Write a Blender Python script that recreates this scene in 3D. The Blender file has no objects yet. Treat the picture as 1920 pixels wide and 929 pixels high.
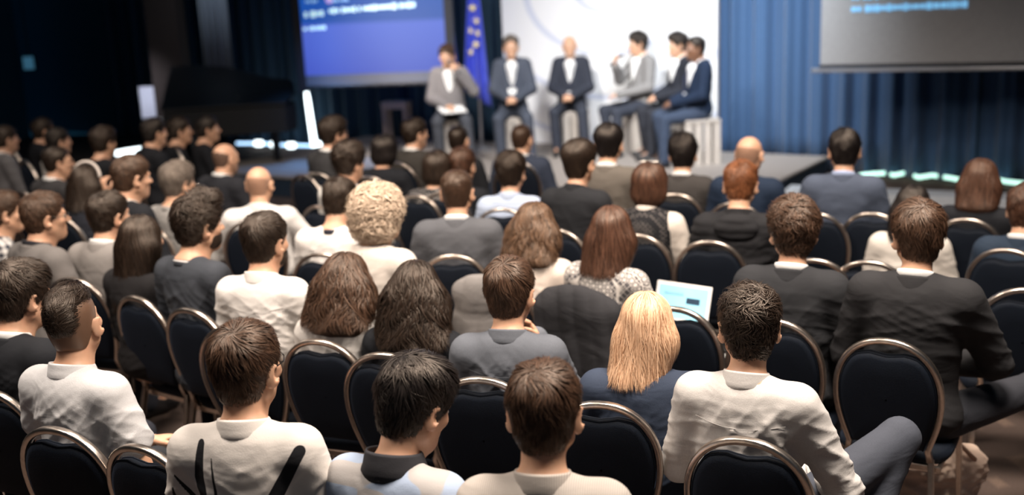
import bpy, math, random
import numpy as np
from mathutils import Vector, Matrix
sc = bpy.context.scene
COL = sc.collection
PI = math.pi
rad = math.radians
# ---------------------------------------------------------------- camera
FPX, CAMH, PITCH, ROLL = 2000.0, 2.19, rad(13.33), rad(2.6)
UP0 = Vector((0, math.sin(PITCH), math.cos(PITCH)))
FWD = Vector((0, math.cos(PITCH), -math.sin(PITCH)))
CU = UP0 * math.cos(ROLL) + Vector((1, 0, 0)) * math.sin(ROLL)
CR = Vector((1, 0, 0)) * math.cos(ROLL) - UP0 * math.sin(ROLL)
CAM = Vector((0, 0, CAMH))
cd = bpy.data.cameras.new('camera')
cam = bpy.data.objects.new('camera', cd)
COL.objects.link(cam)
m = Matrix((CR, CU, -FWD)).transposed().to_4x4()
m.translation = CAM
cam.matrix_world = m
cd.sensor_width = 36
cd.lens = FPX * 36 / 1920
cd.clip_end = 100
cd.dof.use_dof = True
cd.dof.focus_distance = 3.2
cd.dof.aperture_fstop = 1.5
sc.camera = cam

def ray(px, py):
    return FWD + CR * ((px - 960) / FPX) + CU * ((464.5 - py) / FPX)
def dep(px, py, d):                      # point on the ray at axial depth d
    return CAM + ray(px, py) * d
def at(px, py, z):                       # point on the ray at height z
    r = ray(px, py)
    return CAM + r * ((z - CAMH) / r.z)
# ---------------------------------------------------------------- light
w = bpy.data.worlds.new('world')
sc.world = w
w.use_nodes = True
w.node_tree.nodes['Background'].inputs[0].default_value = (0.04, 0.19, 0.34, 1)
w.node_tree.nodes['Background'].inputs[1].default_value = 0.10
sc.view_settings.view_transform = 'Standard'
sc.view_settings.look = 'None'
sc.view_settings.gamma = 1
sc.view_settings.use_curve_mapping = False
sc.view_settings.exposure = 0.0

def area(name, loc, to, power, col, sx, sy, spread=120):
    l = bpy.data.lights.new(name, 'AREA')
    l.energy = power; l.color = col; l.shape = 'RECTANGLE'; l.size = sx; l.size_y = sy; l.spread = rad(spread)
    o = bpy.data.objects.new(name, l); COL.objects.link(o)
    o.location = loc
    o.rotation_euler = (Vector(to) - Vector(loc)).to_track_quat('-Z', 'Y').to_euler()
    return o
WARM = (1.0, 0.86, 0.74)
area('ceiling_light', (1.2, 2.7, 5.0), (0.5, 4.0, 0.5), 250, WARM, 1.5, 1.5)
area('ceiling_light', (-2.4, 3.2, 5.0), (-1.6, 4.6, 0.5), 130, WARM, 1.3, 1.3)
area('ceiling_light', (2.6, 5.6, 5.0), (1.8, 6.4, 0.5), 85, WARM, 1.2, 1.2)
area('ceiling_light', (-1.2, 5.8, 5.0), (-1.0, 6.6, 0.5), 100, WARM, 1.2, 1.2)
area('ceiling_light', (-5.0, 7.9, 5.0), (-3.6, 8.6, 0.5), 42, WARM, 0.6, 0.6)
area('stage_light', (-1.2, 8.6, 4.4), (0.9, 12.6, 1.2), 62, (1.0, 0.95, 0.9), 1.0, 0.5, 70)
area('stage_light', (1.6, 7.8, 4.4), (1.6, 12.0, 1.4), 44, (0.95, 0.97, 1.0), 0.8, 0.5, 60)
area('curtain_fill', (2.3, 10.2, 4.4), (3.1, 12.4, 1.6), 34, (0.85, 0.93, 1.0), 0.5, 0.5, 70)  # added fill that brightens the blue curtain beside the backdrop

area('side_fill', (-2.2, 10.8, 4.0), (-1.1, 13.6, 0.9), 14, (1.0, 0.9, 0.82), 0.3, 0.3, 36)  # added fill aimed at the flags and the side table
area('blue_floor_fill', (-2.2, 12.9, 2.4), (-2.3, 13.2, 0.0), 7, (0.15, 0.42, 1.0), 0.3, 0.3, 60)  # added lamp that lays a blue pool on the floor near the tube
# ---------------------------------------------------------------- materials
MATS = {}
def new_mat(name):
    mt = bpy.data.materials.new(name); mt.use_nodes = True
    return mt, mt.node_tree.nodes, mt.node_tree.links, mt.node_tree.nodes['Principled BSDF']
def mixrgb(n, l, fac, a, b):
    x = n.new('ShaderNodeMix'); x.data_type = 'RGBA'
    for s, v in ((0, fac), (6, a), (7, b)):
        if hasattr(v, 'is_output') or hasattr(v, 'links'): l.new(v, x.inputs[s])
        else: x.inputs[s].default_value = v if s == 0 else (*v[:3], 1)
    return x.outputs[2]
def noise(n, l, co, scale, detail=3, rough=0.5, dist=0.0):
    x = n.new('ShaderNodeTexNoise'); x.inputs['Scale'].default_value = scale
    x.inputs['Detail'].default_value = detail; x.inputs['Roughness'].default_value = rough; x.inputs['Distortion'].default_value = dist
    l.new(co, x.inputs['Vector'])
    return x.outputs['Fac']
def mapping(n, l, co, sc_=(1, 1, 1), rot=(0, 0, 0)):
    x = n.new('ShaderNodeMapping'); x.inputs['Scale'].default_value = sc_; x.inputs['Rotation'].default_value = rot
    l.new(co, x.inputs['Vector'])
    return x.outputs[0]
def mth(n, l, op, a, b=0.0):
    x = n.new('ShaderNodeMath'); x.operation = op
    for s, v in ((0, a), (1, b)):
        if hasattr(v, 'links'): l.new(v, x.inputs[s])
        else: x.inputs[s].default_value = v
    return x.outputs[0]
def ramp(n, l, fac, stops):
    x = n.new('ShaderNodeValToRGB'); l.new(fac, x.inputs[0])
    e = x.color_ramp.elements
    while len(e) < len(stops): e.new(0.5)
    for i, (p, c) in enumerate(stops):
        e[i].position = p; e[i].color = (*c[:3], 1)
    return x.outputs[0]
def bump(n, l, b, h, strength, dist=0.01, prev=None):
    x = n.new('ShaderNodeBump'); x.inputs['Strength'].default_value = strength; x.inputs['Distance'].default_value = dist
    l.new(h, x.inputs['Height'])
    if prev: l.new(prev, x.inputs['Normal'])
    l.new(x.outputs[0], b.inputs['Normal'])
    return x.outputs[0]
def plain(name, col, rough=0.6, metal=0.0, bumpy=0.0, scale=40, emit=0.0):
    key = ('plain', name, col, rough, metal, bumpy, emit)
    if key in MATS: return MATS[key]
    mt, n, l, b = new_mat(name)
    co = n.new('ShaderNodeTexCoord').outputs['Object']
    f = noise(n, l, co, scale, 3)
    l.new(mixrgb(n, l, f, tuple(c * 0.86 for c in col), tuple(min(1, c * 1.12) for c in col)), b.inputs['Base Color'])
    b.inputs['Roughness'].default_value = rough; b.inputs['Metallic'].default_value = metal
    if bumpy: bump(n, l, b, f, bumpy, 0.004)
    if emit:
        b.inputs['Emission Color'].default_value = (*col, 1); b.inputs['Emission Strength'].default_value = emit
    MATS[key] = mt
    return mt
def fabric(col, kind='plain', col2=(0.02, 0.02, 0.02), rough=0.85, wr=0.3, seed=0):
    key = ('fab', col, kind, col2, wr, seed)
    if key in MATS: return MATS[key]
    mt, n, l, b = new_mat('fabric_' + kind)
    co = n.new('ShaderNodeTexCoord').outputs['Object']
    base = None
    def comp(i):
        s = n.new('ShaderNodeSeparateXYZ'); l.new(co, s.inputs[0]); return s.outputs[i]
    def wavef(axis, scale, lo=0.45, hi=0.55):
        v = mth(n, l, 'SINE', mth(n, l, 'MULTIPLY', comp(axis), scale * 2 * PI))
        v = mth(n, l, 'ADD', mth(n, l, 'MULTIPLY', v, 0.5), 0.5)
        return ramp(n, l, v, [(lo, (0, 0, 0)), (hi, (1, 1, 1))])
    if kind == 'stripe':
        base = mixrgb(n, l, wavef(0, 190, 0.3, 0.7), col, col2)
    elif kind == 'hstripe':
        base = mixrgb(n, l, wavef(2, 26, 0.6, 0.8), col, col2)
    elif kind == 'plaid':
        f = mth(n, l, 'ADD', mth(n, l, 'MULTIPLY', wavef(2, 24), 0.5), mth(n, l, 'MULTIPLY', wavef(1, 24), 0.5))
        base = mixrgb(n, l, f, col, col2)
    elif kind == 'lattice':
        v = n.new('ShaderNodeTexVoronoi'); v.distance = 'CHEBYCHEV'; v.inputs['Scale'].default_value = 42; v.inputs['Randomness'].default_value = 0.0
        l.new(mapping(n, l, co, (1, 0.55, 1), (0, rad(45), 0)), v.inputs['Vector'])
        base = mixrgb(n, l, ramp(n, l, v.outputs['Distance'], [(0.25, (0, 0, 0)), (0.3, (1, 1, 1)), (0.42, (1, 1, 1)), (0.47, (0, 0, 0))]), col, col2)
    elif kind == 'lace':
        v = n.new('ShaderNodeTexVoronoi'); v.inputs['Scale'].default_value = 55; v.inputs['Randomness'].default_value = 0.15
        l.new(mapping(n, l, co, (1, 0.6, 1), (0, rad(45), 0)), v.inputs['Vector'])
        base = mixrgb(n, l, ramp(n, l, v.outputs['Distance'], [(0.28, (1, 1, 1)), (0.4, (0, 0, 0))]), col, col2)
    elif kind == 'blocks':      # heather knit with pale blue blocks
        f = noise(n, l, mapping(n, l, co, (1, 1, 1.6)), 9, 0)
        base = mixrgb(n, l, ramp(n, l, f, [(0.5, (0, 0, 0)), (0.52, (1, 1, 1))]), col, col2)
    elif kind == 'mask':
        a = n.new('ShaderNodeAttribute'); a.attribute_name = 'print'
        base = mixrgb(n, l, ramp(n, l, a.outputs['Fac'], [(0.45, (0, 0, 0)), (0.55, (1, 1, 1))]), col, col2)
    fine = noise(n, l, co, 260, 2)
    if base is None: base = mixrgb(n, l, fine, tuple(c * 0.85 for c in col), tuple(min(1, c * 1.12) for c in col))
    l.new(base, b.inputs['Base Color'])
    b.inputs['Roughness'].default_value = rough
    b.inputs['Specular IOR Level'].default_value = 0.25
    big = noise(n, l, mapping(n, l, co, (0.8, 0.8, 1.9), (0.3, 0.25 + seed, 0.2)), 6, 2, 0.4, 1.2)
    p = bump(n, l, b, big, wr, 0.018)
    bump(n, l, b, fine, 0.25, 0.0015, p)
    MATS[key] = mt
    return mt
def skin_mat(col):
    key = ('skin', col)
    if key in MATS: return MATS[key]
    mt, n, l, b = new_mat('skin')
    co = n.new('ShaderNodeTexCoord').outputs['Object']
    f = noise(n, l, co, 26, 4)
    l.new(mixrgb(n, l, f, (col[0] * 0.95, col[1] * 0.82, col[2] * 0.78), (min(1, col[0] * 1.05), col[1] * 1.1, col[2] * 1.08)), b.inputs['Base Color'])
    b.inputs['Roughness'].default_value = 0.5
    b.inputs['Subsurface Weight'].default_value = 0.12
    b.inputs['Subsurface Radius'].default_value = (0.02, 0.008, 0.004)
    b.inputs['Subsurface Scale'].default_value = 0.6
    bump(n, l, b, noise(n, l, co, 300, 2), 0.12, 0.001)
    MATS[key] = mt
    return mt
def hair_mat(c1, c2):
    key = ('hair', c1, c2)
    if key in MATS: return MATS[key]
    mt, n, l, b = new_mat('hair')
    a = n.new('ShaderNodeAttribute'); a.attribute_name = 'rnd'
    co = n.new('ShaderNodeTexCoord').outputs['Object']
    f = mth(n, l, 'ADD', mth(n, l, 'MULTIPLY', a.outputs['Fac'], 0.75), mth(n, l, 'MULTIPLY', noise(n, l, co, 14, 2), 0.25))
    l.new(mixrgb(n, l, f, c1, c2), b.inputs['Base Color'])
    b.inputs['Roughness'].default_value = 0.42
    b.inputs['Specular IOR Level'].default_value = 0.5
    b.inputs['Specular Tint'].default_value = (1.0, 0.86, 0.74, 1)
    MATS[key] = mt
    return mt

# ---------------------------------------------------------------- mesh helpers
def mesh_np(name, V, Q, T=None, smooth=True):
    me = bpy.data.meshes.new(name)
    V = np.asarray(V, np.float32).reshape(-1, 3)
    Q = np.asarray(Q, np.int32).reshape(-1, 4) if Q is not None and len(Q) else np.zeros((0, 4), np.int32)
    T = np.asarray(T, np.int32).reshape(-1, 3) if T is not None and len(T) else np.zeros((0, 3), np.int32)
    me.vertices.add(len(V)); me.vertices.foreach_set('co', V.ravel())
    nl = Q.size + T.size
    me.loops.add(nl)
    me.loops.foreach_set('vertex_index', np.concatenate((Q.ravel(), T.ravel())))
    me.polygons.add(len(Q) + len(T))
    st = np.concatenate((np.arange(len(Q)) * 4, Q.size + np.arange(len(T)) * 3)).astype(np.int32)
    me.polygons.foreach_set('loop_start', st)
    if smooth: me.polygons.foreach_set('use_smooth', np.ones(len(st), bool))
    me.update(calc_edges=True)
    return me
def link(name, me, mat, parent=None, loc=None, label=None):
    o = bpy.data.objects.new(name, me); COL.objects.link(o)
    if mat is not None:
        if len(me.materials) == 0: me.materials.append(mat)
        elif me.materials[0] != mat:
            o.material_slots[0].link = 'OBJECT'; o.material_slots[0].material = mat
    if parent: o.parent = parent
    if loc: o.location = loc
    if label: o['label'] = label
    return o
def tag(o, label, cat, group=None, kind=None):
    o['label'] = label; o['category'] = cat
    if group: o['group'] = group
    if kind: o['kind'] = kind
    return o
def struct(o):
    o['kind'] = 'structure'; return o
def thing(name, loc, rz, label, cat, group=None):
    o = bpy.data.objects.new(name, None); COL.objects.link(o)
    o.location = loc; o.rotation_euler = (0, 0, rz); o.empty_display_size = 0.1
    return tag(o, label, cat, group)
class MB:                                 # simple mesh collector
    def __init__(s): s.v = []; s.f = []
    def box(s, c, d, R=None, taper=1.0):
        i = len(s.v)
        for z in (-1, 1):
            k = taper if z > 0 else 1.0
            for x, y in ((-1, -1), (1, -1), (1, 1), (-1, 1)):
                p = Vector((x * d[0] / 2 * k, y * d[1] / 2 * k, z * d[2] / 2))
                if R: p = R @ p
                s.v.append(Vector(c) + p)
        for q in ((3, 2, 1, 0), (4, 5, 6, 7), (0, 1, 5, 4), (1, 2, 6, 5), (2, 3, 7, 6), (3, 0, 4, 7)):
            s.f.append([i + a for a in q])
    def tube(s, pts, r, n=8, prof=None, up=(0, 1, 0), closed=False):
        pts = [Vector(p) for p in pts]
        N = len(pts)
        if not hasattr(r, '__len__'): r = [r] * N
        if prof is None: prof = [(math.cos(2 * PI * a / n), math.sin(2 * PI * a / n)) for a in range(n)]
        n = len(prof); i0 = len(s.v)
        for k, p in enumerate(pts):
            if closed: t = pts[(k + 1) % N] - pts[k - 1]
            else: t = pts[min(k + 1, N - 1)] - pts[max(k - 1, 0)]
            t.normalize()
            u = Vector(up)
            if abs(u.dot(t)) > 0.97: u = Vector((1, 0, 0))
            a = t.cross(u).normalized(); b = t.cross(a).normalized()
            for x, y in prof: s.v.append(p + a * (x * r[k]) + b * (y * r[k]))
        for k in range(N if closed else N - 1):
            k2 = (k + 1) % N
            for j in range(n):
                s.f.append([i0 + k * n + j, i0 + k * n + (j + 1) % n, i0 + k2 * n + (j + 1) % n, i0 + k2 * n + j])
        if not closed:
            s.f.append([i0 + j for j in range(n)][::-1]); s.f.append([i0 + (N - 1) * n + j for j in range(n)])
    def grid(s, fn, nu, nv, wrap=False):
        i0 = len(s.v)
        for a in range(nu):
            for b in range(nv): s.v.append(Vector(fn(a / (nu - 1), b / (nv - 1))))
        for a in range(nu - 1):
            for b in range(nv - 1):
                s.f.append([i0 + a * nv + b, i0 + (a + 1) * nv + b, i0 + (a + 1) * nv + b + 1, i0 + a * nv + b + 1])
    def mesh(s, name, smooth=False, bevel=0):
        me = bpy.data.meshes.new(name)
        me.from_pydata([tuple(v) for v in s.v], [], s.f)
        if bevel:
            import bmesh
            bm = bmesh.new(); bm.from_mesh(me)
            bmesh.ops.recalc_face_normals(bm, faces=bm.faces)
            es = [e for e in bm.edges if len(e.link_faces) == 2 and e.calc_face_angle(0) > 0.5]
            bmesh.ops.bevel(bm, geom=es, offset=bevel, segments=2, affect='EDGES', clamp_overlap=True)
            bm.to_mesh(me); bm.free()
        if smooth: me.polygons.foreach_set('use_smooth', [True] * len(me.polygons))
        me.update()
        return me
    def build(s, name, mat, parent=None, smooth=False, bevel=0, loc=None, label=None):
        return link(name, s.mesh(name, smooth, bevel), mat, parent, loc, label)
# ---------------------------------------------------------------- implicit surfaces
A3 = lambda v: np.array(v, np.float32)
def E(c, r, R=None, k=0.03, op='u'): return dict(t='e', c=A3(c), r=A3(r), R=None if R is None else np.array(R, np.float32), k=k, op=op)
def C(a, b, r1, r2, k=0.03, op='u'): return dict(t='c', a=A3(a), b=A3(b), r1=r1, r2=r2, k=k, op=op)
def H(nrm, d, k=0.01):                    # keep where n.p < d
    nrm = A3(nrm); q = np.linalg.norm(nrm); return dict(t='h', n=nrm / q, d=d / q, k=k, op='i')
def evp(p, X, Y, Z):
    if p['t'] == 'e':
        x, y, z = X - p['c'][0], Y - p['c'][1], Z - p['c'][2]
        if p['R'] is not None:
            R = p['R']
            x, y, z = (R[0, 0] * x + R[1, 0] * y + R[2, 0] * z, R[0, 1] * x + R[1, 1] * y + R[2, 1] * z, R[0, 2] * x + R[1, 2] * y + R[2, 2] * z)
        r = p['r']
        x = x / r[0]; y = y / r[1]; z = z / r[2]
        k0 = np.sqrt(x * x + y * y + z * z)
        k1 = np.sqrt((x / r[0]) ** 2 + (y / r[1]) ** 2 + (z / r[2]) ** 2)
        return k0 * (k0 - 1) / np.maximum(k1, 1e-5)
    if p['t'] == 'c':
        a, b = p['a'], p['b']; d = b - a; L = float(d @ d) + 1e-9
        x, y, z = X - a[0], Y - a[1], Z - a[2]
        t = np.clip((x * d[0] + y * d[1] + z * d[2]) / L, 0, 1)
        return np.sqrt((x - t * d[0]) ** 2 + (y - t * d[1]) ** 2 + (z - t * d[2]) ** 2) - (p['r1'] + t * (p['r2'] - p['r1']))
    return X * p['n'][0] + Y * p['n'][1] + Z * p['n'][2] - p['d']
def comb(F, G, k, op):
    if op == 'u':
        h = np.clip(0.5 + 0.5 * (F - G) / k, 0, 1); return F + (G - F) * h - k * h * (1 - h)
    if op == 's': G = -G
    h = np.clip(0.5 - 0.5 * (F - G) / k, 0, 1); return F + (G - F) * h + k * h * (1 - h)
def evpts(prims, P):
    F = np.full(len(P), 1.0, np.float32)
    for p in prims: F = comb(F, evp(p, P[:, 0], P[:, 1], P[:, 2]), p['k'], p['op'])
    return F
def bbox(p):
    if p['t'] == 'e':
        m = p['r'].max() if p['R'] is not None else p['r']; return p['c'] - m, p['c'] + m
    rr = max(p['r1'], p['r2']); return np.minimum(p['a'], p['b']) - rr, np.maximum(p['a'], p['b']) + rr
def field(prims, xs, ys, zs):
    F = np.full((len(xs), len(ys), len(zs)), 1.0, np.float32)
    for p in prims:
        if p['t'] == 'h': sl = (slice(None),) * 3
        else:
            lo, hi = bbox(p); mg = p['k'] + 0.03
            sl = tuple(slice(max(0, int(np.searchsorted(ax, lo[i] - mg)) - 1), int(np.searchsorted(ax, hi[i] + mg)) + 1) for i, ax in enumerate((xs, ys, zs)))
        G = evp(p, xs[sl[0]][:, None, None], ys[sl[1]][None, :, None], zs[sl[2]][None, None, :])
        F[sl] = comb(F[sl], G, p['k'], p['op'])
    return F
def axis(lo, hi, h, fine=()):
    out = [lo]
    while out[-1] < hi:
        x = out[-1]; st = h
        for a, b, f in fine:
            if a - 0.001 <= x < b: st = min(st, f)
            elif x < a: st = min(st, max(f, a - x))
        out.append(x + st)
    return np.array(out, np.float32)
def nets(F, xs, ys, zs):
    F = F + np.float32(1e-6)
    S = F < 0
    c = np.zeros(tuple(n - 1 for n in F.shape), np.int8)
    for i in (0, 1):
        for j in (0, 1):
            for k in (0, 1): c += S[i:i + c.shape[0], j:j + c.shape[1], k:k + c.shape[2]]
    mx = (c > 0) & (c < 8)
    I = np.argwhere(mx)
    idx = np.full(c.shape, -1, np.int32); idx[mx] = np.arange(len(I))
    acc = np.zeros((len(I), 3), np.float32); cnt = np.zeros(len(I), np.float32)
    cor = [(i, j, k) for i in (0, 1) for j in (0, 1) for k in (0, 1)]
    for a in cor:
        for ax in range(3):
            if a[ax]: continue
            b = list(a); b[ax] = 1
            ia = I + np.array(a); ib = I + np.array(b)
            fa = F[ia[:, 0], ia[:, 1], ia[:, 2]]; fb = F[ib[:, 0], ib[:, 1], ib[:, 2]]
            m = (fa < 0) != (fb < 0)
            t = fa[m] / (fa[m] - fb[m])
            pa = np.stack((xs[ia[m, 0]], ys[ia[m, 1]], zs[ia[m, 2]]), 1); pb = np.stack((xs[ib[m, 0]], ys[ib[m, 1]], zs[ib[m, 2]]), 1)
            acc[m] += pa + (pb - pa) * t[:, None]; cnt[m] += 1
    V = acc / np.maximum(cnt, 1)[:, None]
    Q = []
    for ax in range(3):
        s0 = [slice(None)] * 3; s1 = [slice(None)] * 3
        s0[ax] = slice(None, -1); s1[ax] = slice(1, None)
        e = S[tuple(s0)] != S[tuple(s1)]
        u, v = [q for q in range(3) if q != ax]
        P = np.argwhere(e)
        ok = (P[:, u] > 0) & (P[:, v] > 0) & (P[:, u] < F.shape[u] - 1) & (P[:, v] < F.shape[v] - 1)
        P = P[ok]
        if not len(P): continue
        ins = S[P[:, 0], P[:, 1], P[:, 2]]
        def cell(du, dv):
            q = P.copy(); q[:, u] += du; q[:, v] += dv
            return idx[q[:, 0], q[:, 1], q[:, 2]]
        q = np.stack((cell(-1, -1), cell(0, -1), cell(0, 0), cell(-1, 0)), 1)
        fl = ins if ax != 1 else ~ins
        q[~fl] = q[~fl][:, ::-1]
        Q.append(q)
    return V, np.concatenate(Q)
def pbounds(prims):
    b = [bbox(p) for p in prims if p['t'] != 'h' and p['op'] == 'u']
    return np.min([x[0] for x in b], 0) - 0.03, np.max([x[1] for x in b], 0) + 0.03
def solid(prims, h, fine=((), (), ())):
    lo, hi = pbounds(prims)
    xs, ys, zs = (axis(float(lo[i]), float(hi[i]), h, fine[i]) for i in range(3))
    return nets(field(prims, xs, ys, zs), xs, ys, zs)
def xf(prims, M, t):
    """prims turned by the 3x3 matrix M and moved by t"""
    out = []
    for p in prims:
        q = dict(p)
        if p['t'] == 'e':
            q['c'] = (M @ p['c'] + t).astype(np.float32); q['R'] = M if p['R'] is None else (M @ p['R']).astype(np.float32)
        elif p['t'] == 'c':
            q['a'] = (M @ p['a'] + t).astype(np.float32); q['b'] = (M @ p['b'] + t).astype(np.float32)
        else:
            q['n'] = (M @ p['n']).astype(np.float32); q['d'] = float(p['d'] + q['n'] @ t)
        out.append(q)
    return out
def rotm(yaw=0, pitch=0, roll=0):
    return np.array(Matrix.Rotation(rad(yaw), 3, 'Z') @ Matrix.Rotation(rad(pitch), 3, 'X') @ Matrix.Rotation(rad(roll), 3, 'Y'), np.float32)
# ---------------------------------------------------------------- people
HEADC = np.array((0, 0, 0), np.float32)
PIV = np.array((0, -0.02, -0.10), np.float32)
def head_prims(fem=False, beard=False):
    j = 0.9 if fem else 1.0
    P = [E((0, -0.012, 0.028), (0.074, 0.094, 0.082), k=0.01),
         E((0, 0.03, -0.030), (0.060 * j, 0.062, 0.078), k=0.04),
         C((0, 0.062, -0.092), (0, 0.066, -0.088), 0.021 * j, 0.020 * j, k=0.035),
         C((-0.05 * j, 0.0, -0.058), (0.0, 0.062, -0.094), 0.020, 0.017, k=0.03),
         C((0.05 * j, 0.0, -0.058), (0.0, 0.062, -0.094), 0.020, 0.017, k=0.03),
         C((-0.035, 0.078, 0.020), (0.035, 0.078, 0.020), 0.012, 0.012, k=0.018),
         E((-0.044, 0.058, -0.022), (0.02, 0.02, 0.017), k=0.02), E((0.044, 0.058, -0.022), (0.02, 0.02, 0.017), k=0.02),
         E((-0.031, 0.094, 0.000), (0.015, 0.014, 0.010), k=0.012, op='s'), E((0.031, 0.094, 0.000), (0.015, 0.014, 0.010), k=0.012, op='s'),
         C((0, 0.088, 0.010), (0, 0.112, -0.026), 0.007, 0.011, k=0.010),
         E((-0.011, 0.099, -0.030), (0.008, 0.009, 0.007), k=0.006), E((0.011, 0.099, -0.030), (0.008, 0.009, 0.007), k=0.006),
         C((-0.018, 0.086, -0.056), (0.018, 0.086, -0.056), 0.0065, 0.0065, k=0.008),
         C((-0.015, 0.085, -0.067), (0.015, 0.085, -0.067), 0.0075, 0.0075, k=0.007),
         C((-0.02, 0.096, -0.0615), (0.02, 0.096, -0.0615), 0.0022, 0.0022, k=0.004, op='s')]
    for s in (-1, 1):
        R = rotm(yaw=-s * 36, pitch=-10)
        P += [E((s * 0.084, -0.012, -0.010), (0.0085, 0.023, 0.035), R, k=0.008),
              E((s * 0.0925, -0.003, -0.006), (0.006, 0.011, 0.019), R, k=0.006, op='s'),
              E((s * 0.080, 0.002, -0.038), (0.007, 0.008, 0.009), k=0.006)]
    return P
def hand_prims(wr, d, nrm, side, curl=35, sc_=1.0, spread=0.0):
    """palm, four jointed fingers and a thumb; d = direction of the fingers, nrm = back of the hand"""
    d = Vector(d).normalized(); nrm = Vector(nrm); nrm = (nrm - d * nrm.dot(d)).normalized(); sx = d.cross(nrm) * side
    wr = Vector(wr)
    M = np.array(Matrix((sx, d, nrm)).transposed(), np.float32)
    P = [E(wr + d * 0.045, (0.041, 0.052, 0.016), M, k=0.015)]
    for i, (o, L) in enumerate(((0.031, 0.072), (0.011, 0.082), (-0.010, 0.077), (-0.029, 0.060))):
        p = wr + d * 0.082 + sx * o - nrm * 0.002
        ang = 0
        dd = (d + sx * o * spread).normalized()
        for s, fr in enumerate((0.46, 0.30, 0.24)):
            ang += curl * (0.8 if s == 0 else 1.0)
            v = dd * math.cos(rad(ang)) - nrm * math.sin(rad(ang))
            q = p + v * (L * fr)
            P.append(C(p, q, 0.0088 - s * 0.001, 0.0082 - s * 0.001, k=0.004 if s else 0.006))
            p = q
    p = wr + d * 0.02 + sx * 0.03 - nrm * 0.008
    q = p + (d * 0.6 + sx * 0.75 - nrm * 0.2) * 0.036
    P.append(C(p, q, 0.012, 0.0105, k=0.012)); r = q + (d * 0.9 + sx * 0.15 - nrm * 0.45) * 0.031
    P.append(C(q, r, 0.0102, 0.0088, k=0.004)); P.append(C(r, r + (d * 0.8 - sx * 0.2 - nrm * 0.55) * 0.021, 0.0088, 0.0075, k=0.004))
    return P
ARM0 = dict(el=(0.238, 0.02, -0.27), wr=(0.085, 0.27, -0.375), d=(-0.55, 0.80, -0.12), n=(0.25, 0.15, 1), curl=28)
LEG0 = dict(kn=(0.115, 0.42, 0.50), an=(0.115, 0.40, 0.10))
def pose(zc, arms, legs, wide):
    """joints in the person's own frame; arm offsets are relative to the shoulder height"""
    zs = zc - 0.206
    J = dict(zs=zs)
    for s, nm in ((1, 'R'), (-1, 'L')):
        a = dict(ARM0); a.update((arms or {}).get(nm, {}))
        J[nm] = dict(sh=(s * 0.168 * wide, -0.035, zs + 0.0), el=(s * a['el'][0] * wide, a['el'][1], zs + a['el'][2]), wr=(s * a['wr'][0], a['wr'][1], zs + a['wr'][2]),
                     d=(s * a['d'][0], a['d'][1], a['d'][2]), n=(s * a['n'][0], a['n'][1], a['n'][2]), curl=a['curl'], side=-s)
        g = dict(LEG0); g.update((legs or {}).get(nm, {}))
        J['k' + nm] = dict(hip=(s * 0.085, 0.0, 0.535), kn=(s * g['kn'][0], g['kn'][1], g['kn'][2]), an=(s * g['an'][0], g['an'][1], g['an'][2]), toe=g.get('toe'))
    return J
def torso_prims(J, zc, wide, off, fem=False, belly=0.0, pad=0.0):
    zs = J['zs']; w = wide
    P = [E((0, -0.025, zs - 0.13), (0.150 * w + off, 0.098 + off, 0.20), k=0.01),
         E((0, -0.045, zs - 0.05), (0.150 * w + off, 0.072 + off, 0.10), k=0.05),
         E((0, 0.0 + belly * 0.3, (zs - 0.13 + 0.56) / 2 - 0.01), ((0.122 if fem else 0.140) * w + off + belly * 0.3, 0.095 + off + belly, 0.19), k=0.08),
         E((0, -0.01, 0.57), (0.165 * w + off, 0.12 + off, 0.11), k=0.08)]
    P.append(E((0, -0.070, zs + 0.010), (0.095, 0.043 + off, 0.066), k=0.05))
    for s in (-1, 1):
        P.append(C((s * 0.030, -0.045, zc - 0.166), (s * 0.148 * w, -0.035, zs + 0.002 + pad), 0.044 + off * 0.5, 0.050 + off * 0.6, k=0.045))
        if fem: P.append(E((s * 0.07, 0.065, zs - 0.13), (0.06 + off * .5, 0.055 + off * .5, 0.065), k=0.04))
    return P
def arm_prims(J, off, upto=1.0, loose=0.0):
    P = []
    for nm in 'RL':
        a = J[nm]; sh, el, wr = Vector(a['sh']), Vector(a['el']), Vector(a['wr'])
        if upto <= 0.5:
            P.append(C(sh, sh.lerp(el, upto * 2), 0.054 + off, 0.046 + off + loose, k=0.035)); continue
        P.append(C(sh, el, 0.054 + off, 0.040 + off + loose * .6, k=0.035))
        P.append(C(el, el.lerp(wr, (upto - 0.5) * 2), 0.040 + off + loose * .6, 0.029 + off + loose, k=0.02))
    return P
def leg_prims(J, off, flare=0.0, toend=0.95):
    P = []
    for nm in 'RL':
        a = J['k' + nm]; h, kn, an = Vector(a['hip']), Vector(a['kn']), Vector(a['an'])
        P.append(C(h, kn, 0.078 + off, 0.053 + off, k=0.03))
        P.append(C(kn, kn.lerp(an, toend), 0.053 + off, 0.036 + off + flare, k=0.02))
    return P
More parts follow.
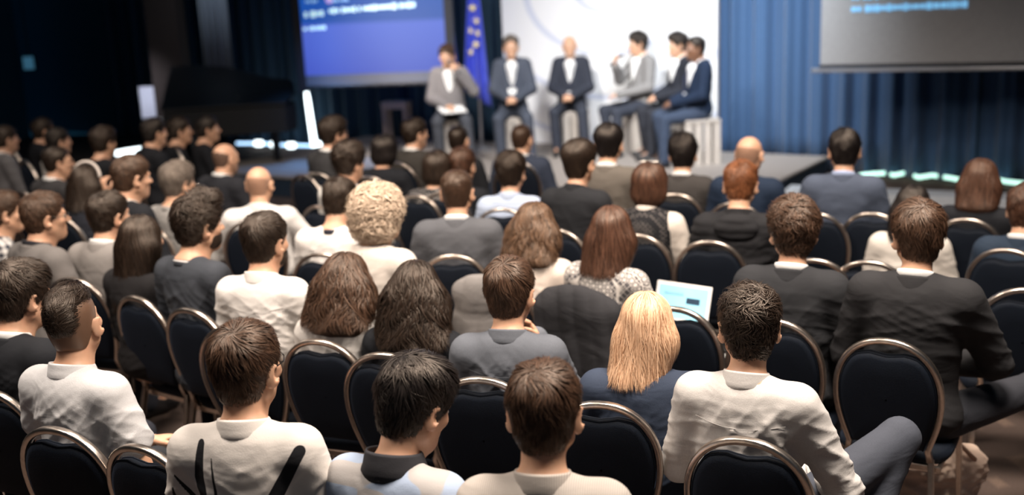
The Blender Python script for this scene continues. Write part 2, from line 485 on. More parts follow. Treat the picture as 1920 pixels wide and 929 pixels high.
def body_mesh(J, zc, HM, HT, wide, fem, beard, hres, q, sleeves):
    P = xf(head_prims(fem, beard), HM, HT)
    nk = HM @ np.array((0, -0.028, -0.045), np.float32) + HT
    P.append(C(nk, (0, -0.035, zc - 0.165), 0.052 if not fem else 0.045, 0.055 if not fem else 0.047, k=0.022))
    P.append(C(HM @ np.array((0, 0.02, -0.06), np.float32) + HT, (0, 0.0, zc - 0.19), 0.038, 0.045, k=0.03))
    P += torso_prims(J, zc, wide * 0.97, -0.012, fem)
    P += arm_prims(J, -0.006)
    fx = [(-0.1, 0.1, hres)]; fy = [(-0.12, 0.14, hres)]; fz = [(zc - 0.17, zc + 0.15, hres)]
    for nm in 'RL':
        a = J[nm]
        P += hand_prims(a['wr'], a['d'], a['n'], a['side'], a['curl'])
        if q >= 2:
            hc = Vector(a['wr']) + Vector(a['d']).normalized() * 0.09
            fx.append((hc.x - 0.07, hc.x + 0.07, 0.005)); fy.append((hc.y - 0.1, hc.y + 0.08, 0.005)); fz.append((hc.z - 0.07, hc.z + 0.06, 0.005))
    P += leg_prims(J, -0.008, toend=1.0)
    for nm in 'RL':
        a = J['k' + nm]; an = Vector(a['an']); toe = Vector(a['toe']) if a['toe'] else an + Vector((0, 0.16, -0.055))
        P.append(C(an, toe, 0.028, 0.018, k=0.02))
    return P, solid(P, 0.016 if q else 0.022, (fx, fy, fz))
def ring(prof, rx, ry, cx, cy, z0, tilt, gap=0.0, n=40, fn=None):
    """a collar: profile (dr, dz) swept round the neck, its front lower by tilt; gap = opening at the front in radians"""
    V = []; Q = []
    m = len(prof)
    for a in range(n + 1):
        th = -PI + gap + (2 * PI - 2 * gap) * a / n
        for dr, dz in prof:
            e = fn(th) if fn else 1.0
            V.append((cx + (rx + dr) * math.sin(th), cy - (ry + dr) * math.cos(th), z0 - tilt * (1 - math.cos(th)) / 2 + dz * e))
    for a in range(n):
        for b in range(m - 1):
            i = a * m + b
            Q.append((i, i + 1, i + m + 1, i + m))
    return V, Q
def add_wr(V, seed, amp, zs):
    """cloth folds: moves garment vertices by low frequency drapes"""
    r = np.random.RandomState(seed)
    x, y, z = V[:, 0], V[:, 1], V[:, 2]
    d = np.zeros(len(V), np.float32)
    for i in range(6):
        k = r.uniform(18, 52); an = r.uniform(-0.9, 0.9); ph = r.uniform(0, 6.3)
        u = (z * math.cos(an) + x * math.sin(an)) * k + 2.0 * np.sin(x * r.uniform(5, 14) + r.uniform(0, 6)) + 1.3 * np.sin(y * r.uniform(6, 14))
        env = 0.5 + 0.5 * np.sin(x * r.uniform(6, 13) + z * r.uniform(5, 11) + r.uniform(0, 6))
        d += (1 - np.abs(np.sin(u + ph))) ** 2.0 * env
    for i in range(5):
        k = r.uniform(70, 120); an = r.uniform(-1.0, 1.0)
        u = (z * math.cos(an) + x * math.sin(an)) * k + 2.5 * np.sin(x * r.uniform(8, 18) + r.uniform(0, 6)) + 2 * np.sin(z * r.uniform(5, 11))
        env = np.clip(np.sin(x * r.uniform(9, 18) + r.uniform(0, 6)) * np.sin(z * r.uniform(8, 14) + r.uniform(0, 6)), 0, 1)
        d += 0.55 * (1 - np.abs(np.sin(u))) ** 1.5 * env
    d *= np.clip((zs + 0.04 - z) / 0.12, 0.15, 1)
    c = np.array((0, 0, 0), np.float32)
    n = np.stack((x, y * 1.4, z * 0), 1); n /= np.maximum(np.linalg.norm(n, axis=1), 1e-3)[:, None]
    return V + n * (amp * (d - 1.2))[:, None]
# ---------------------------------------------------------------- hair
SK = (0, -0.012, 0.030)
def cap(t, top=0.0, nape=-0.085, line=0.012, back=0.0, k=0.01):
    u = min(t, 0.006)
    P = [E(SK, (0.0745 + u, 0.0945 + u, 0.082 + u), k=0.01),
         E((0, -0.010, 0.056), (0.071 + t, 0.090 + t, 0.060 + t + top), k=0.012),
         E((0, -0.045 - back, -0.025), (0.056 + u, 0.048 + u, 0.068 + u), k=0.025)]
    return P
def cut(P, line=0.012, nape=-0.088, slope=0.9):
    return P + [H((0, 1, -slope), line, 0.012), H((0, -0.35, -1), -nape + 0.010, 0.01)]
def hair_hull(st):
    """hull of the hair in the head's own frame"""
    if st == 'short': return cut(cap(0.013, 0.006), 0.016)
    if st == 'tight': return cut(cap(0.013, 0.008), 0.018)
    if st == 'full': return cut(cap(0.018, 0.012) + [E((0.0, 0.045, 0.085), (0.062, 0.045, 0.036), k=0.02)], 0.024, -0.092)
    if st == 'crop': return cut(cap(0.007, 0.001), 0.012, -0.082)
    if st == 'fringe': return cut(cap(0.0018), 0.006, -0.082) + [H((0, 0.35, 1), 0.030, 0.01)]
    if st == 'shave': return cut(cap(0.003), 0.010, -0.078)
    if st == 'thin': return cut(cap(0.006), -0.012, -0.082)
    if st == 'bowl': return cut(cap(0.022, 0.006), 0.02, -0.082)
    if st == 'curly': return cut(cap(0.024, 0.014) + [E((0, 0.035, 0.09), (0.066, 0.05, 0.04), k=0.02)], 0.026, -0.086)
    if st == 'quiff': return cut(cap(0.012, 0.0) + [E((0.0, 0.028, 0.112), (0.070, 0.075, 0.046), k=0.03), E((0.0, -0.05, 0.095), (0.06, 0.05, 0.04), k=0.03)], 0.03, -0.084)
    if st == 'slick': return [E((0, 0.0, 0.088), (0.060, 0.100, 0.052), k=0.01), E((0, -0.062, 0.045), (0.052, 0.050, 0.060), k=0.02), H((0, 1, -0.9), 0.022, 0.012), H((0, -1, -1.2), 0.085, 0.012)]
    if st == 'curlybob': return [E((0, -0.022, 0.030), (0.112, 0.118, 0.112), k=0.01), E((0, -0.05, -0.045), (0.105, 0.085, 0.075), k=0.03), H((0, 1, -0.55), 0.045, 0.02)]
    if st == 'bob': return [E((0, -0.014, 0.028), (0.094, 0.110, 0.098), k=0.01), E((0, -0.035, -0.045), (0.096, 0.085, 0.078), k=0.03), H((0, 1, -0.55), 0.036, 0.015), H((0, 0, -1), 0.112, 0.01)]
    if st == 'bun': return cut(cap(0.012, 0.002), 0.02) + [E((0, -0.11, 0.06), (0.035, 0.03, 0.035), k=0.02)]
    return cut(cap(0.02, 0.006), 0.02)
def strands(hull, seeds, whorl, up, n, step, lift, r0, seed, curl=0.0, cfreq=60.0, swirl=0.8, mess=0.35, grav=0.3, gz=None, zend=None, base=0.001, fwd=None, cuts=(), slack=0.006):
    rs = np.random.RandomState(seed)
    N = len(seeds)
    whorl = np.array(whorl, np.float32); up = np.array(up, np.float32)
    def grad(p):
        e = 0.002; f0 = evpts(hull, p)
        g = np.stack([evpts(hull, p + np.eye(3, dtype=np.float32)[i] * e) - f0 for i in range(3)], 1)
        g /= np.maximum(np.linalg.norm(g, axis=1), 1e-6)[:, None]
        return f0, g
    p = seeds.astype(np.float32).copy()
    f, g = grad(p); p -= g * (f + 0.001)[:, None]
    ph = rs.uniform(0, 6.28, N).astype(np.float32)
    L = rs.uniform(0.75, 1.15, N).astype(np.float32)
    ht = np.clip(1.25 + (p - whorl) @ up / 0.19, 0.3, 1.0) if n < 9 else 1.0
    L = L * ht
    a1 = (np.sin(p[:, 0] * 70 + 3 * np.sin(p[:, 1] * 45)) + np.sin(p[:, 1] * 80 + p[:, 2] * 60) + rs.normal(0, 0.5, N)) * mess
    lf = (0.6 + 0.5 * np.sin(p[:, 0] * 95 + 2 * np.sin(p[:, 2] * 70)) + rs.uniform(0, 0.5, N)) * lift * ht
    prev = None; P = []; G = []; T = []; W = []
    for s in range(n + 1):
        f, g = grad(p)
        o = base + lf * (s / n) ** 1.3
        p = p - g * (f - o)[:, None]
        v = p - whorl; dist = np.linalg.norm(v, axis=1)
        v = v / np.maximum(dist, 1e-4)[:, None]
        gw = grav if gz is None else np.clip(grav + (gz - (p @ up)) / 0.06, grav, 3.0)[:, None]
        d = v - up[None] * gw
        if fwd is not None: d = d + fwd[None]
        d = d - g * (d * g).sum(1)[:, None]; d /= np.maximum(np.linalg.norm(d, axis=1), 1e-5)[:, None]
        sd = np.cross(g, d)
        an = (a1 + swirl * np.exp(-dist / 0.045))[:, None]
        d = d * np.cos(an) + sd * np.sin(an)
        if prev is not None:
            d = prev * 0.45 + d * 0.55; d /= np.maximum(np.linalg.norm(d, axis=1), 1e-5)[:, None]
        sd = np.cross(g, d)
        off = 0
        cg = min(1, s / 3) if gz is None else 0.3 + 0.8 * np.clip((whorl @ up - p @ up - 0.07) / 0.12, 0, 1)
        if curl:
            u = ph * 0.35 + (whorl @ up - p @ up) * cfreq + np.sin(p[:, 0] * 30) * 2
            off = sd * (curl * cg * np.sin(u))[:, None] + g * (curl * 0.7 * cg * (0.6 + np.cos(u * 1.1 + ph * .3)))[:, None]
        P.append(p + off); G.append(g); T.append(sd)
        wk = np.ones(N)
        for c_ in cuts: wk = wk * np.clip(1 - (evp(c_, p[:, 0], p[:, 1], p[:, 2]) - slack) / 0.008, 0, 1)
        W.append(wk if zend is None else np.clip((p[:, 2] - zend - ph * ph * 0.0028) / 0.035, 0, 1))
        prev = d
        st = step * L
        if zend is not None: st = np.where(p[:, 2] < zend + (ph * ph) * 0.0028, 0.0005, st)
        p = p + d * st[:, None]
    P = np.stack(P, 1); G = np.stack(G, 1); T = np.stack(T, 1)          # N, n+1, 3
    tt = np.linspace(0, 1, n + 1)[None, :, None]
    wd = r0 * np.minimum(1.0, 1.7 * (1.06 - tt)) * rs.uniform(0.6, 1.3, N)[:, None, None]
    wd = wd * np.stack(W, 1)[:, :, None]
    V = np.stack((P - T * wd, P + G * wd * 0.8, P + T * wd), 2)           # N, n+1, 3, 3
    V = V.reshape(-1, 3)
    i = np.arange(N)[:, None] * (n + 1) * 3 + np.arange(n)[None] * 3
    Q = np.concatenate([np.stack((i + a, i + a + 1, i + a + 4, i + a + 3), -1).reshape(-1, 4) for a in (0, 1)])
    rnd = np.repeat(np.clip(0.5 + 0.32 * rs.normal(0, 1, N) + 0.15 * np.sin(ph * 3), 0, 1), (n + 1) * 3)
    return V, Q, rnd.astype(np.float32)
def tris_seed(V, Q, N, rs, mask=None):
    c = V[Q].mean(1)
    ar = np.linalg.norm(np.cross(V[Q[:, 2]] - V[Q[:, 0]], V[Q[:, 3]] - V[Q[:, 1]]), axis=1)
    if mask is not None: ar = ar * mask(c)
    k = rs.choice(len(Q), N, p=ar / ar.sum())
    w = rs.dirichlet((1, 1, 1, 1), N).astype(np.float32)
    return (V[Q[k]] * w[:, :, None]).sum(1)
HS = dict(   # style: strands, steps, step, lift, radius, curl, freq, mess, grav
    short=(2300, 5, 0.0085, 0.008, 0.0019, 0, 0, 0.30, 0.25), full=(2600, 7, 0.0095, 0.011, 0.0020, 0.001, 60, 0.42, 0.2),
    crop=(1500, 2, 0.006, 0.003, 0.0016, 0, 0, 0.3, 0.4), fringe=(0,) * 9, shave=(0,) * 9, thin=(500, 2, 0.006, 0.002, 0.0016, 0, 0, 0.2, 0.4),
    tight=(2300, 6, 0.008, 0.010, 0.0019, 0.0035, 150, 0.8, 0.2), bowl=(1500, 8, 0.011, 0.003, 0.0024, 0, 0, 0.1, 0.6), curly=(2300, 8, 0.008, 0.012, 0.0022, 0.0045, 130, 0.7, 0.1),
    quiff=(2300, 8, 0.009, 0.016, 0.0022, 0.004, 110, 0.75, -0.1), slick=(1500, 9, 0.0105, 0.008, 0.0020, 0.0015, 50, 0.35, 0.0),
    curlybob=(2200, 10, 0.008, 0.014, 0.0028, 0.008, 150, 0.9, 0.5), bob=(1600, 10, 0.012, 0.004, 0.0026, 0.001, 40, 0.12, 1.0),
    bun=(1000, 5, 0.010, 0.003, 0.0020, 0, 0, 0.1, 0.0))
def hair_mesh(st, HM, HT, zc, q, seed, length=0.0, sway=0.0, vol=1.0):
    """returns vertices, quads and a per-vertex tone for one head of hair"""
    rs = np.random.RandomState(seed)
    up = HM @ np.array((0, 0, 1), np.float32)
    wh = HM @ np.array((rs.uniform(-.012, .02), -0.058, 0.112), np.float32) + HT
    if st in ('long', 'wavy', 'blonde'):
        zb = zc - 0.12 - length
        eb = 0.06 if st == 'blonde' else 0.0
        hl = [E((0, -0.014, 0.030), (0.084, 0.102, 0.092), k=0.01), E((0, -0.035, -0.045), (0.088, 0.08, 0.085), k=0.04), H((0, 1, -0.45), 0.034, 0.02)]
        P = xf(hl, HM, HT)
        for s in (-1, 1):
            a = HM @ np.array((s * 0.055, -0.040, -0.04), np.float32) + HT
            P.insert(-1, C(a, (s * 0.058 * vol + sway, -0.088, zb - 0.05), 0.052 * vol, 0.046 * vol, k=0.05))
        a = HM @ np.array((0, -0.05, -0.04), np.float32) + HT
        P.insert(-1, C(a, (sway, -0.100, zb - 0.05), 0.058 * vol, 0.050 * vol, k=0.05))
        hull = P[:-1]
        P2 = []
        for p in P:
            if p['t'] == 'c': p = dict(p, b=p['a'] + (p['b'] - p['a']) * {'blonde': 0.34, 'wavy': 0.58, 'long': 0.62}[st])
            P2.append(p)
        V, Q = solid(P2, 0.007 if q >= 1 else 0.012)
        wf = HM @ np.array((0.0, 0.00, 0.125), np.float32) + HT
        N, n, stp, lift, r0, cu, cf, ms = dict(long=(2200, 20, 0.015, 0.008, 0.0022, 0.0016, 30, 0.14), wavy=(2300, 22, 0.014, 0.012, 0.0022, 0.0085, 60, 0.25), blonde=(3600, 24, 0.015, 0.008, 0.0015, 0.0030, 26, 0.16))[st]
        if q == 0: N = int(N * .45); r0 *= 1.7
        sd = tris_seed(V, Q, N, rs)
        v, f, r = strands(hull, sd, wf, up, n, stp, lift, r0, seed, cu, cf, 0.0, ms, 0.2, gz=float(wf @ up) - 0.06, zend=zb)
    else:
        hl = xf(hair_hull(st), HM, HT)
        h = {0: 0.008, 1: 0.006, 2: 0.005}[q]
        V, Q = solid(hl, h)
        N, n, stp, lift, r0, cu, cf, ms, gr = HS[st]
        if q == 0: N = int(N * .4); r0 *= 1.7
        elif q == 2: N = int(N * 1.6); r0 *= 0.85
        if not N: return V, Q, np.full(len(V), 0.4, np.float32)
        sd = tris_seed(V, Q, N, rs)
        fwd = HM @ np.array((0, -1.2, 0.2), np.float32) if st == 'slick' else None
        if st == 'slick': wh = HM @ np.array((0, 0.12, 0.06), np.float32) + HT
        v, f, r = strands([p for p in hl if p['t'] != 'h'], sd, wh, up, n, stp, lift, r0, seed, cu, cf, 0.0 if st in ('slick', 'bob', 'bun') else 0.9, ms, gr, fwd=fwd, cuts=[p for p in hl if p['t'] == 'h'], slack={'short': 0.004, 'crop': 0.001, 'thin': 0.001, 'bob': 0.02, 'curlybob': 0.02, 'bowl': 0.012}.get(st, 0.009))
    return np.concatenate((V, v)), np.concatenate((Q, f + len(V))), np.concatenate((np.full(len(V), 0.25, np.float32), r))
def mesh_attr(me, name, vals):
    a = me.attributes.new(name, 'FLOAT', 'POINT'); a.data.foreach_set('value', np.asarray(vals, np.float32))
SKIN = skin_mat((0.56, 0.335, 0.225)); SKIN2 = skin_mat((0.46, 0.25, 0.155)); SKIN3 = skin_mat((0.17, 0.085, 0.05))
HAIRC = dict(black=((0.0025, 0.0022, 0.0026), (0.013, 0.010, 0.010)), dark=((0.0045, 0.003, 0.0025), (0.030, 0.018, 0.012)),
             brown=((0.010, 0.0055, 0.004), (0.095, 0.050, 0.030)), stub=((0.30, 0.17, 0.115), (0.36, 0.21, 0.14)), stubble=((0.09, 0.055, 0.04), (0.15, 0.09, 0.065)), light=((0.06, 0.035, 0.022), (0.22, 0.14, 0.09)), red=((0.05, 0.016, 0.007), (0.26, 0.095, 0.038)),
             auburn=((0.010, 0.0045, 0.0032), (0.115, 0.052, 0.031)), blonde=((0.24, 0.105, 0.045), (0.86, 0.58, 0.38)), ash=((0.26, 0.18, 0.12), (0.75, 0.60, 0.46)), curlbrown=((0.016, 0.008, 0.005), (0.17, 0.095, 0.055)), grey=((0.05, 0.04, 0.035), (0.22, 0.18, 0.15)))
PEOPLE = []
def person(px, py, s, yaw, label, hyaw=None, pitch=0, roll=0, hair='short', hc='dark', top=(0.03, 0.03, 0.035), kind='jacket', top2=None, tex='plain', tex2=(0.02, 0.02, 0.02), collar=None,
           pants=(0.02, 0.022, 0.03), fem=False, wide=1.0, arms=None, legs=None, q=1, skin=None, length=0.0, sway=0.0, vol=1.0, sleeve=1.0, group=None, chair=True, z=None, base_z=0.0, loc=None, zc=None,
           glasses=False, lanyard=False, belly=0.0, scale=1.0, specs=(), beard=None, wr=0.0042, ch=None, vest=None, root_lean=0.0, zr=(1.06, 1.27)):
    """px, py, s: where the head shows and how tall it looks; yaw / hyaw: body and head turn from 'back to the camera'"""
    wide *= 0.91
    if hyaw is None: hyaw = yaw
    rayaw = math.degrees(math.atan2(-(px - 960), FPX))
    by = yaw + rayaw; hy = hyaw - yaw
    if loc is None:
        d = FPX * 0.235 / s
        if ch:
            c_ = chair_root(ch[0], ch[1], yaw + (ch[2] if len(ch) > 2 else 0)); d = (c_ - CAM).dot(FWD) + 0.47 * math.sin(PITCH) - 0.02
            d += 1.1 * -math.sin(PITCH)
            for _ in range(6): d += (c_ - dep(px, py, d)).dot(Vector((0, 1, 0)))
            zr = (0.98, 1.36)
        p = dep(px, py, d)
        hz = (p.z - base_z) / scale
        c = min(max(hz, zr[0]), zr[1]) if zc is None else zc
        if abs(c - hz) > 1e-4: p = at(px, py, c * scale + base_z)
        hz = c
        R = Matrix.Rotation(rad(by), 3, 'Z')
        loc = p - R @ Vector((0, 0.03 * scale, 0)); loc = Vector((loc.x, loc.y, base_z))
    else: hz = zc
    zc = hz
    T = thing('person', loc, rad(by), label, 'person', group)
    T.scale = (scale,) * 3
    seed = int(px * 7 + py) % 9973
    zc_np = np.array((0, 0.03, zc), np.float32)
    HM = rotm(hy, pitch, roll)
    HT = (zc_np + PIV - HM @ PIV).astype(np.float32)
    J = pose(zc, arms, legs, wide)
    zs = J['zs']
    hres = {0: 0.0075, 1: 0.0052, 2: 0.004}[q]
    P, (V, Q) = body_mesh(J, zc, HM, HT, wide, fem, beard, hres, q, sleeve)
    sk = skin or SKIN
    body = link('body', mesh_np('body', V, Q), sk, T)
    # hair
    if hair:
        hm = hair_mat(*HAIRC[hc])
        V, Q, r = hair_mesh(hair, HM, HT, zc, q, seed, length, sway, vol)
        me = mesh_np('hair', V, Q); mesh_attr(me, 'rnd', r)
        link('hair', me, hm, T)
        if hair in ('slick', 'quiff'):
            V, Q, r = hair_mesh('crop' if hair == 'quiff' else 'shave', HM, HT, zc, min(q, 1), seed)
            me = mesh_np('shaved_sides', V, Q); mesh_attr(me, 'rnd', r)
            c1 = HAIRC['dark'] if hair == 'quiff' else ((0.10, 0.055, 0.035), (0.14, 0.08, 0.052))
            link('shaved_sides', me, hair_mat(*c1), T)
    if beard:
        bp = xf([E((0, 0.034, -0.062), (0.066, 0.066, 0.058), k=0.01), H((0, -0.5, 1), -0.055, 0.01), H((0, -1, 0), 0.0, 0.01)], HM, HT)
        V, Q = solid(bp, 0.006)
        me = mesh_np('beard', V, Q); mesh_attr(me, 'rnd', np.full(len(V), 0.4)); link('beard', me, hair_mat(*HAIRC[beard]), T)
    # eyes and brows where a face can be seen
    if abs(hyaw) > 35 and q >= 1 or abs(hyaw) > 80:
        for sx in (-1, 1):
            V, Q = solid(xf([E((sx * 0.031, 0.079, -0.001), (0.0125, 0.0125, 0.0115), k=0.005)], HM, HT), 0.0035)
            e = link('eye', mesh_np('eye', V, Q), plain('eye', (0.55, 0.5, 0.46), 0.25), T)
            V, Q = solid(xf([E((sx * 0.031, 0.0885, -0.001), (0.0052, 0.0042, 0.0052), k=0.005)], HM, HT), 0.0018)
            link('iris', mesh_np('iris', V, Q), plain('iris', (0.015, 0.01, 0.008), 0.2), e)
        V, Q = solid(xf([C((sx * 0.018, 0.092, 0.021), (sx * 0.045, 0.080, 0.024), 0.005, 0.003, k=0.004) for sx in (-1, 1)], HM, HT), 0.004)
        me = mesh_np('eyebrow', V, Q); mesh_attr(me, 'rnd', np.full(len(V), 0.2)); link('eyebrow', me, hair_mat(*HAIRC[hc if hc not in ('blonde', 'ash') else 'brown']), T)
    # garments
    jk = kind in ('jacket', 'suit')
    off = 0.020 if kind == 'suit' else (0.016 if kind == 'puffer' else 0.012)
    GP = torso_prims(J, zc, wide, off, fem, belly, 0.008 if kind == 'suit' else 0.0)
    GP += arm_prims(J, off * 0.7 + 0.004, sleeve, 0.006 if sleeve > 0.5 else 0.012)
    GP.append(H((0, 0, -1), -0.50, 0.01))
    GP.append(C((0, -0.02, zc - 0.118), (0, 0.03, zc - 0.09), 0.050 if kind != 'tee' else 0.060, 0.066, k=0.008, op='s'))
    gh = {0: 0.014, 1: 0.010, 2: 0.0065}[q]
    V, Q = solid(GP, gh)
    V = add_wr(V, seed, wr * ((0.6 if q < 2 else 0.9) if kind == 'suit' else 1.0), zs)
    if kind == 'puffer': V[:, 0:2] *= (1 + 0.035 * np.abs(np.sin(V[:, 2] * 62)))[:, None]
    fm = fabric(top, tex, tex2, wr=0.3 if kind != 'puffer' else 0.6, seed=seed % 4)
    nmg = dict(suit='jacket', jacket='jacket', shirt='shirt', tee='shirt', polo='polo_shirt', sweater='sweater', puffer='jacket', turtle='sweater')[kind]
    me = mesh_np(nmg, V, Q)
    if tex == 'mask': mesh_attr(me, 'print', specs(V, zc))
    g = link(nmg, me, fm, T)
    nr, ny = (0.060, 0.066) if not fem else (0.053, 0.058)
    zcol = zc - 0.121
    def ringo(nm, prof, mt, dz=0.0, grow=0.0, tilt=0.045, gap=0.12, parent=None):
        v, f = ring(prof, nr + grow, ny + grow, 0, -0.028, zcol + dz, tilt, gap)
        v = np.array(v, np.float32)
        o = link(nm, mesh_np(nm, v, f), mt, parent or g)
        md = o.modifiers.new('s', 'SOLIDIFY'); md.thickness = 0.003
        return o
    fold = ((0.001, -0.02), (0.0, 0.022), (0.003, 0.027), (0.006, 0.021), (0.012, -0.004), (0.017, -0.016), (0.015, -0.034))
    if kind == 'suit':
        ringo('lapel_collar', ((0.002, -0.03), (0.005, 0.010), (0.009, 0.014), (0.013, 0.006), (0.024, -0.026), (0.027, -0.038), (0.022, -0.056)), fm, -0.004, 0.006, 0.05, 0.3)
        ringo('shirt_collar', ((0.001, -0.02), (0.0, 0.020), (0.003, 0.024), (0.007, 0.016), (0.010, -0.02)), fabric(collar or (0.75, 0.75, 0.74), wr=0.1), 0.008, 0.0)
    elif kind in ('shirt', 'polo', 'jacket'):
        ringo('collar', fold, fm if collar is None else fabric(collar, wr=0.2), 0.0, 0.003)
    elif kind in ('tee', 'sweater'):
        ringo('neckband', ((0.0, -0.012), (0.0, 0.004), (0.004, 0.007), (0.010, 0.002), (0.020, -0.018)), fabric(collar, wr=0.1) if collar else fm, -0.010, 0.004, 0.05, 0.0)
        if kind == 'sweater' and collar: ringo('shirt_collar', tuple((a * 1.3, b * 1.25) for a, b in fold), fabric(collar, wr=0.1), 0.010, 0.006)
    elif kind == 'puffer':
        hp = [E((0, -0.115, zc - 0.20), (0.115, 0.05, 0.07), k=0.02), E((0, -0.10, zc - 0.17), (0.09, 0.05, 0.05), k=0.02)]
        v, f = solid(hp, 0.01); v[:, 1] -= 0.008 * np.abs(np.sin(v[:, 2] * 60)); link('hood', mesh_np('hood', v, f), fm, g)
        ringo('collar', fold, fm, 0.0, 0.010)
    if kind == 'shirt' and q >= 1 and tex == 'plain':                    # yoke seam across the shoulder blades
        v = []
        m = MB(); pts = []
        for a in range(31):
            th = rad(-58 + 116 * a / 30)
            x = math.sin(th) * 0.165 * wide; zz = zs - 0.045 - 0.008 * math.cos(th * 2)
            pts.append(np.array((x, -0.2, zz), np.float32))
        pp = np.array(pts); 
        for it in range(24):
            f_ = evpts(GP[:-2], pp); pp[:, 1] += np.maximum(f_, 0.0)
        m.tube([Vector(map(float, p_)) for p_ in pp], 0.0010, 5); m.build('yoke_seam', fabric(tuple(c * 0.55 for c in top), wr=0.1), g, True)
    if vest:
        v, f = solid(torso_prims(J, zc, wide * 0.97, off + 0.014, fem) + [C((0, -0.02, zc - 0.110), (0, 0.03, zc - 0.08), 0.060, 0.07, k=0.008, op='s'), H((0, 0, -1), -0.52, 0.01)], gh)
        link('vest', mesh_np('vest', v, f), fabric(*vest), T)
    # trousers or skirt, shoes
    TP = [E((0, -0.01, 0.57), (0.162 * wide, 0.125, 0.105), k=0.03)] + leg_prims(J, 0.010, 0.014, 1.02)
    V, Q = solid(TP, 0.018 if q < 2 else 0.011)
    V = add_wr(V, seed + 5, 0.003, 0.9)
    link('trousers', mesh_np('trousers', V, Q), fabric(pants, wr=0.4), T)
    for nm in 'RL':
        a = J['k' + nm]; an = Vector(a['an']); toe = Vector(a['toe']) if a['toe'] else an + Vector((0, 0.165, -0.062))
        heel = an + (Vector((0, -0.035, -0.06)) if not a['toe'] else (an - toe).normalized() * 0.03)
        sp = [C(heel, toe, 0.036, 0.034, k=0.02), C(an - Vector((0, 0, 0.005)) if not a['toe'] else an, heel.lerp(toe, 0.6), 0.040, 0.040, k=0.03)]
        V, Q = solid(sp, 0.012)
        if not a['toe']: V[:, 2] = np.maximum(V[:, 2], 0.002)
        link('shoe', mesh_np('shoe', V, Q), plain('shoe_leather', (0.012, 0.011, 0.012), 0.35), T)
    # glasses
    if glasses:
        m = MB()
        tr = lambda p: Vector(map(float, HM @ np.array(p, np.float32) + HT))
        for sx in (-1, 1):
            m.tube([tr((sx * 0.033 + 0.022 * math.cos(a), 0.101 - abs(math.cos(a)) * 0.003, 0.0 + 0.017 * math.sin(a))) for a in np.linspace(0, 2 * PI, 17)[:-1]], 0.0018, 5, closed=True)
            m.tube([tr((sx * 0.055, 0.098, 0.006)), tr((sx * 0.077, 0.06, 0.006)), tr((sx * 0.083, 0.0, 0.008)), tr((sx * 0.084, -0.02, -0.004))], 0.002, 5)
        m.tube([tr((-0.011, 0.102, 0.004)), tr((0, 0.106, 0.006)), tr((0.011, 0.102, 0.004))], 0.0016, 5)
        m.build('glasses', plain('spectacle_frame', (0.015, 0.013, 0.012), 0.25) if glasses is True else glasses, T, True)
    if lanyard:
        v, f = ring(((0.0, -0.006), (0.003, 0.006)), nr + 0.013, ny + 0.013, 0, -0.026, zcol - 0.010, 0.055, 0.15)
        o = link('lanyard', mesh_np('lanyard', np.array(v), f), plain('ribbon', (0.7, 0.68, 0.66), 0.7), T)
        o.modifiers.new('s', 'SOLIDIFY').thickness = 0.003
    T['_J'] = 0; del T['_J']
    PEOPLE.append((T, J, zc, by, (c_ if ch else chair), HM, HT))
    return T
# ---------------------------------------------------------------- banquet chair
NAVY = None
def seat_cloth():
    mt, n, l, b = new_mat('navy_upholstery')
    co = n.new('ShaderNodeTexCoord').outputs['Object']
    v = n.new('ShaderNodeTexVoronoi'); v.inputs['Scale'].default_value = 240
    l.new(co, v.inputs['Vector'])
    f = ramp(n, l, v.outputs['Distance'], [(0.1, (0, 0, 0)), (0.6, (1, 1, 1))])
    l.new(mixrgb(n, l, f, (0.0013, 0.0029, 0.0064), (0.0026, 0.0058, 0.0125)), b.inputs['Base Color'])
    b.inputs['Roughness'].default_value = 0.75; b.inputs['Specular IOR Level'].default_value = 0.2
    b.inputs['Sheen Weight'].default_value = 0.03; b.inputs['Sheen Tint'].default_value = (0.4, 0.55, 0.9, 1)
    bump(n, l, b, f, 0.3, 0.001)
    return mt
NAVY = seat_cloth()
def frame_metal():
    mt, n, l, b = new_mat('brushed_bronze_frame')
    co = n.new('ShaderNodeTexCoord').outputs['Object']
    f = noise(n, l, mapping(n, l, co, (1, 1, 1)), 60, 4)
    l.new(mixrgb(n, l, f, (0.46, 0.39, 0.33), (0.74, 0.66, 0.59)), b.inputs['Base Color'])
    b.inputs['Metallic'].default_value = 1.0
    b.inputs['Roughness'].default_value = 0.30
    return mt
METAL = frame_metal()
TOPZ = 0.93
def arch(t, w=0.0):
    """outline of the chair back, t 0..1 from bottom left over the top to bottom right; returns x, z"""
    zb, zs_ = 0.50, 0.71
    wb, wm = 0.140 - w, 0.184 - w
    if t < 0.3:
        k = t / 0.3; z = zb + (zs_ - zb) * k; return -(wb + (wm - wb) * math.sin(k * PI / 2)), z
    if t > 0.7:
        x, z = arch(1 - t, w); return -x, z
    a = PI * (t - 0.3) / 0.4
    return -wm * math.copysign(abs(math.cos(a)) ** 0.92, math.cos(a)), zs_ + (TOPZ - w - zs_) * math.sin(a) ** 0.92
def backy(z): return -0.205 - (z - 0.46) * 0.20
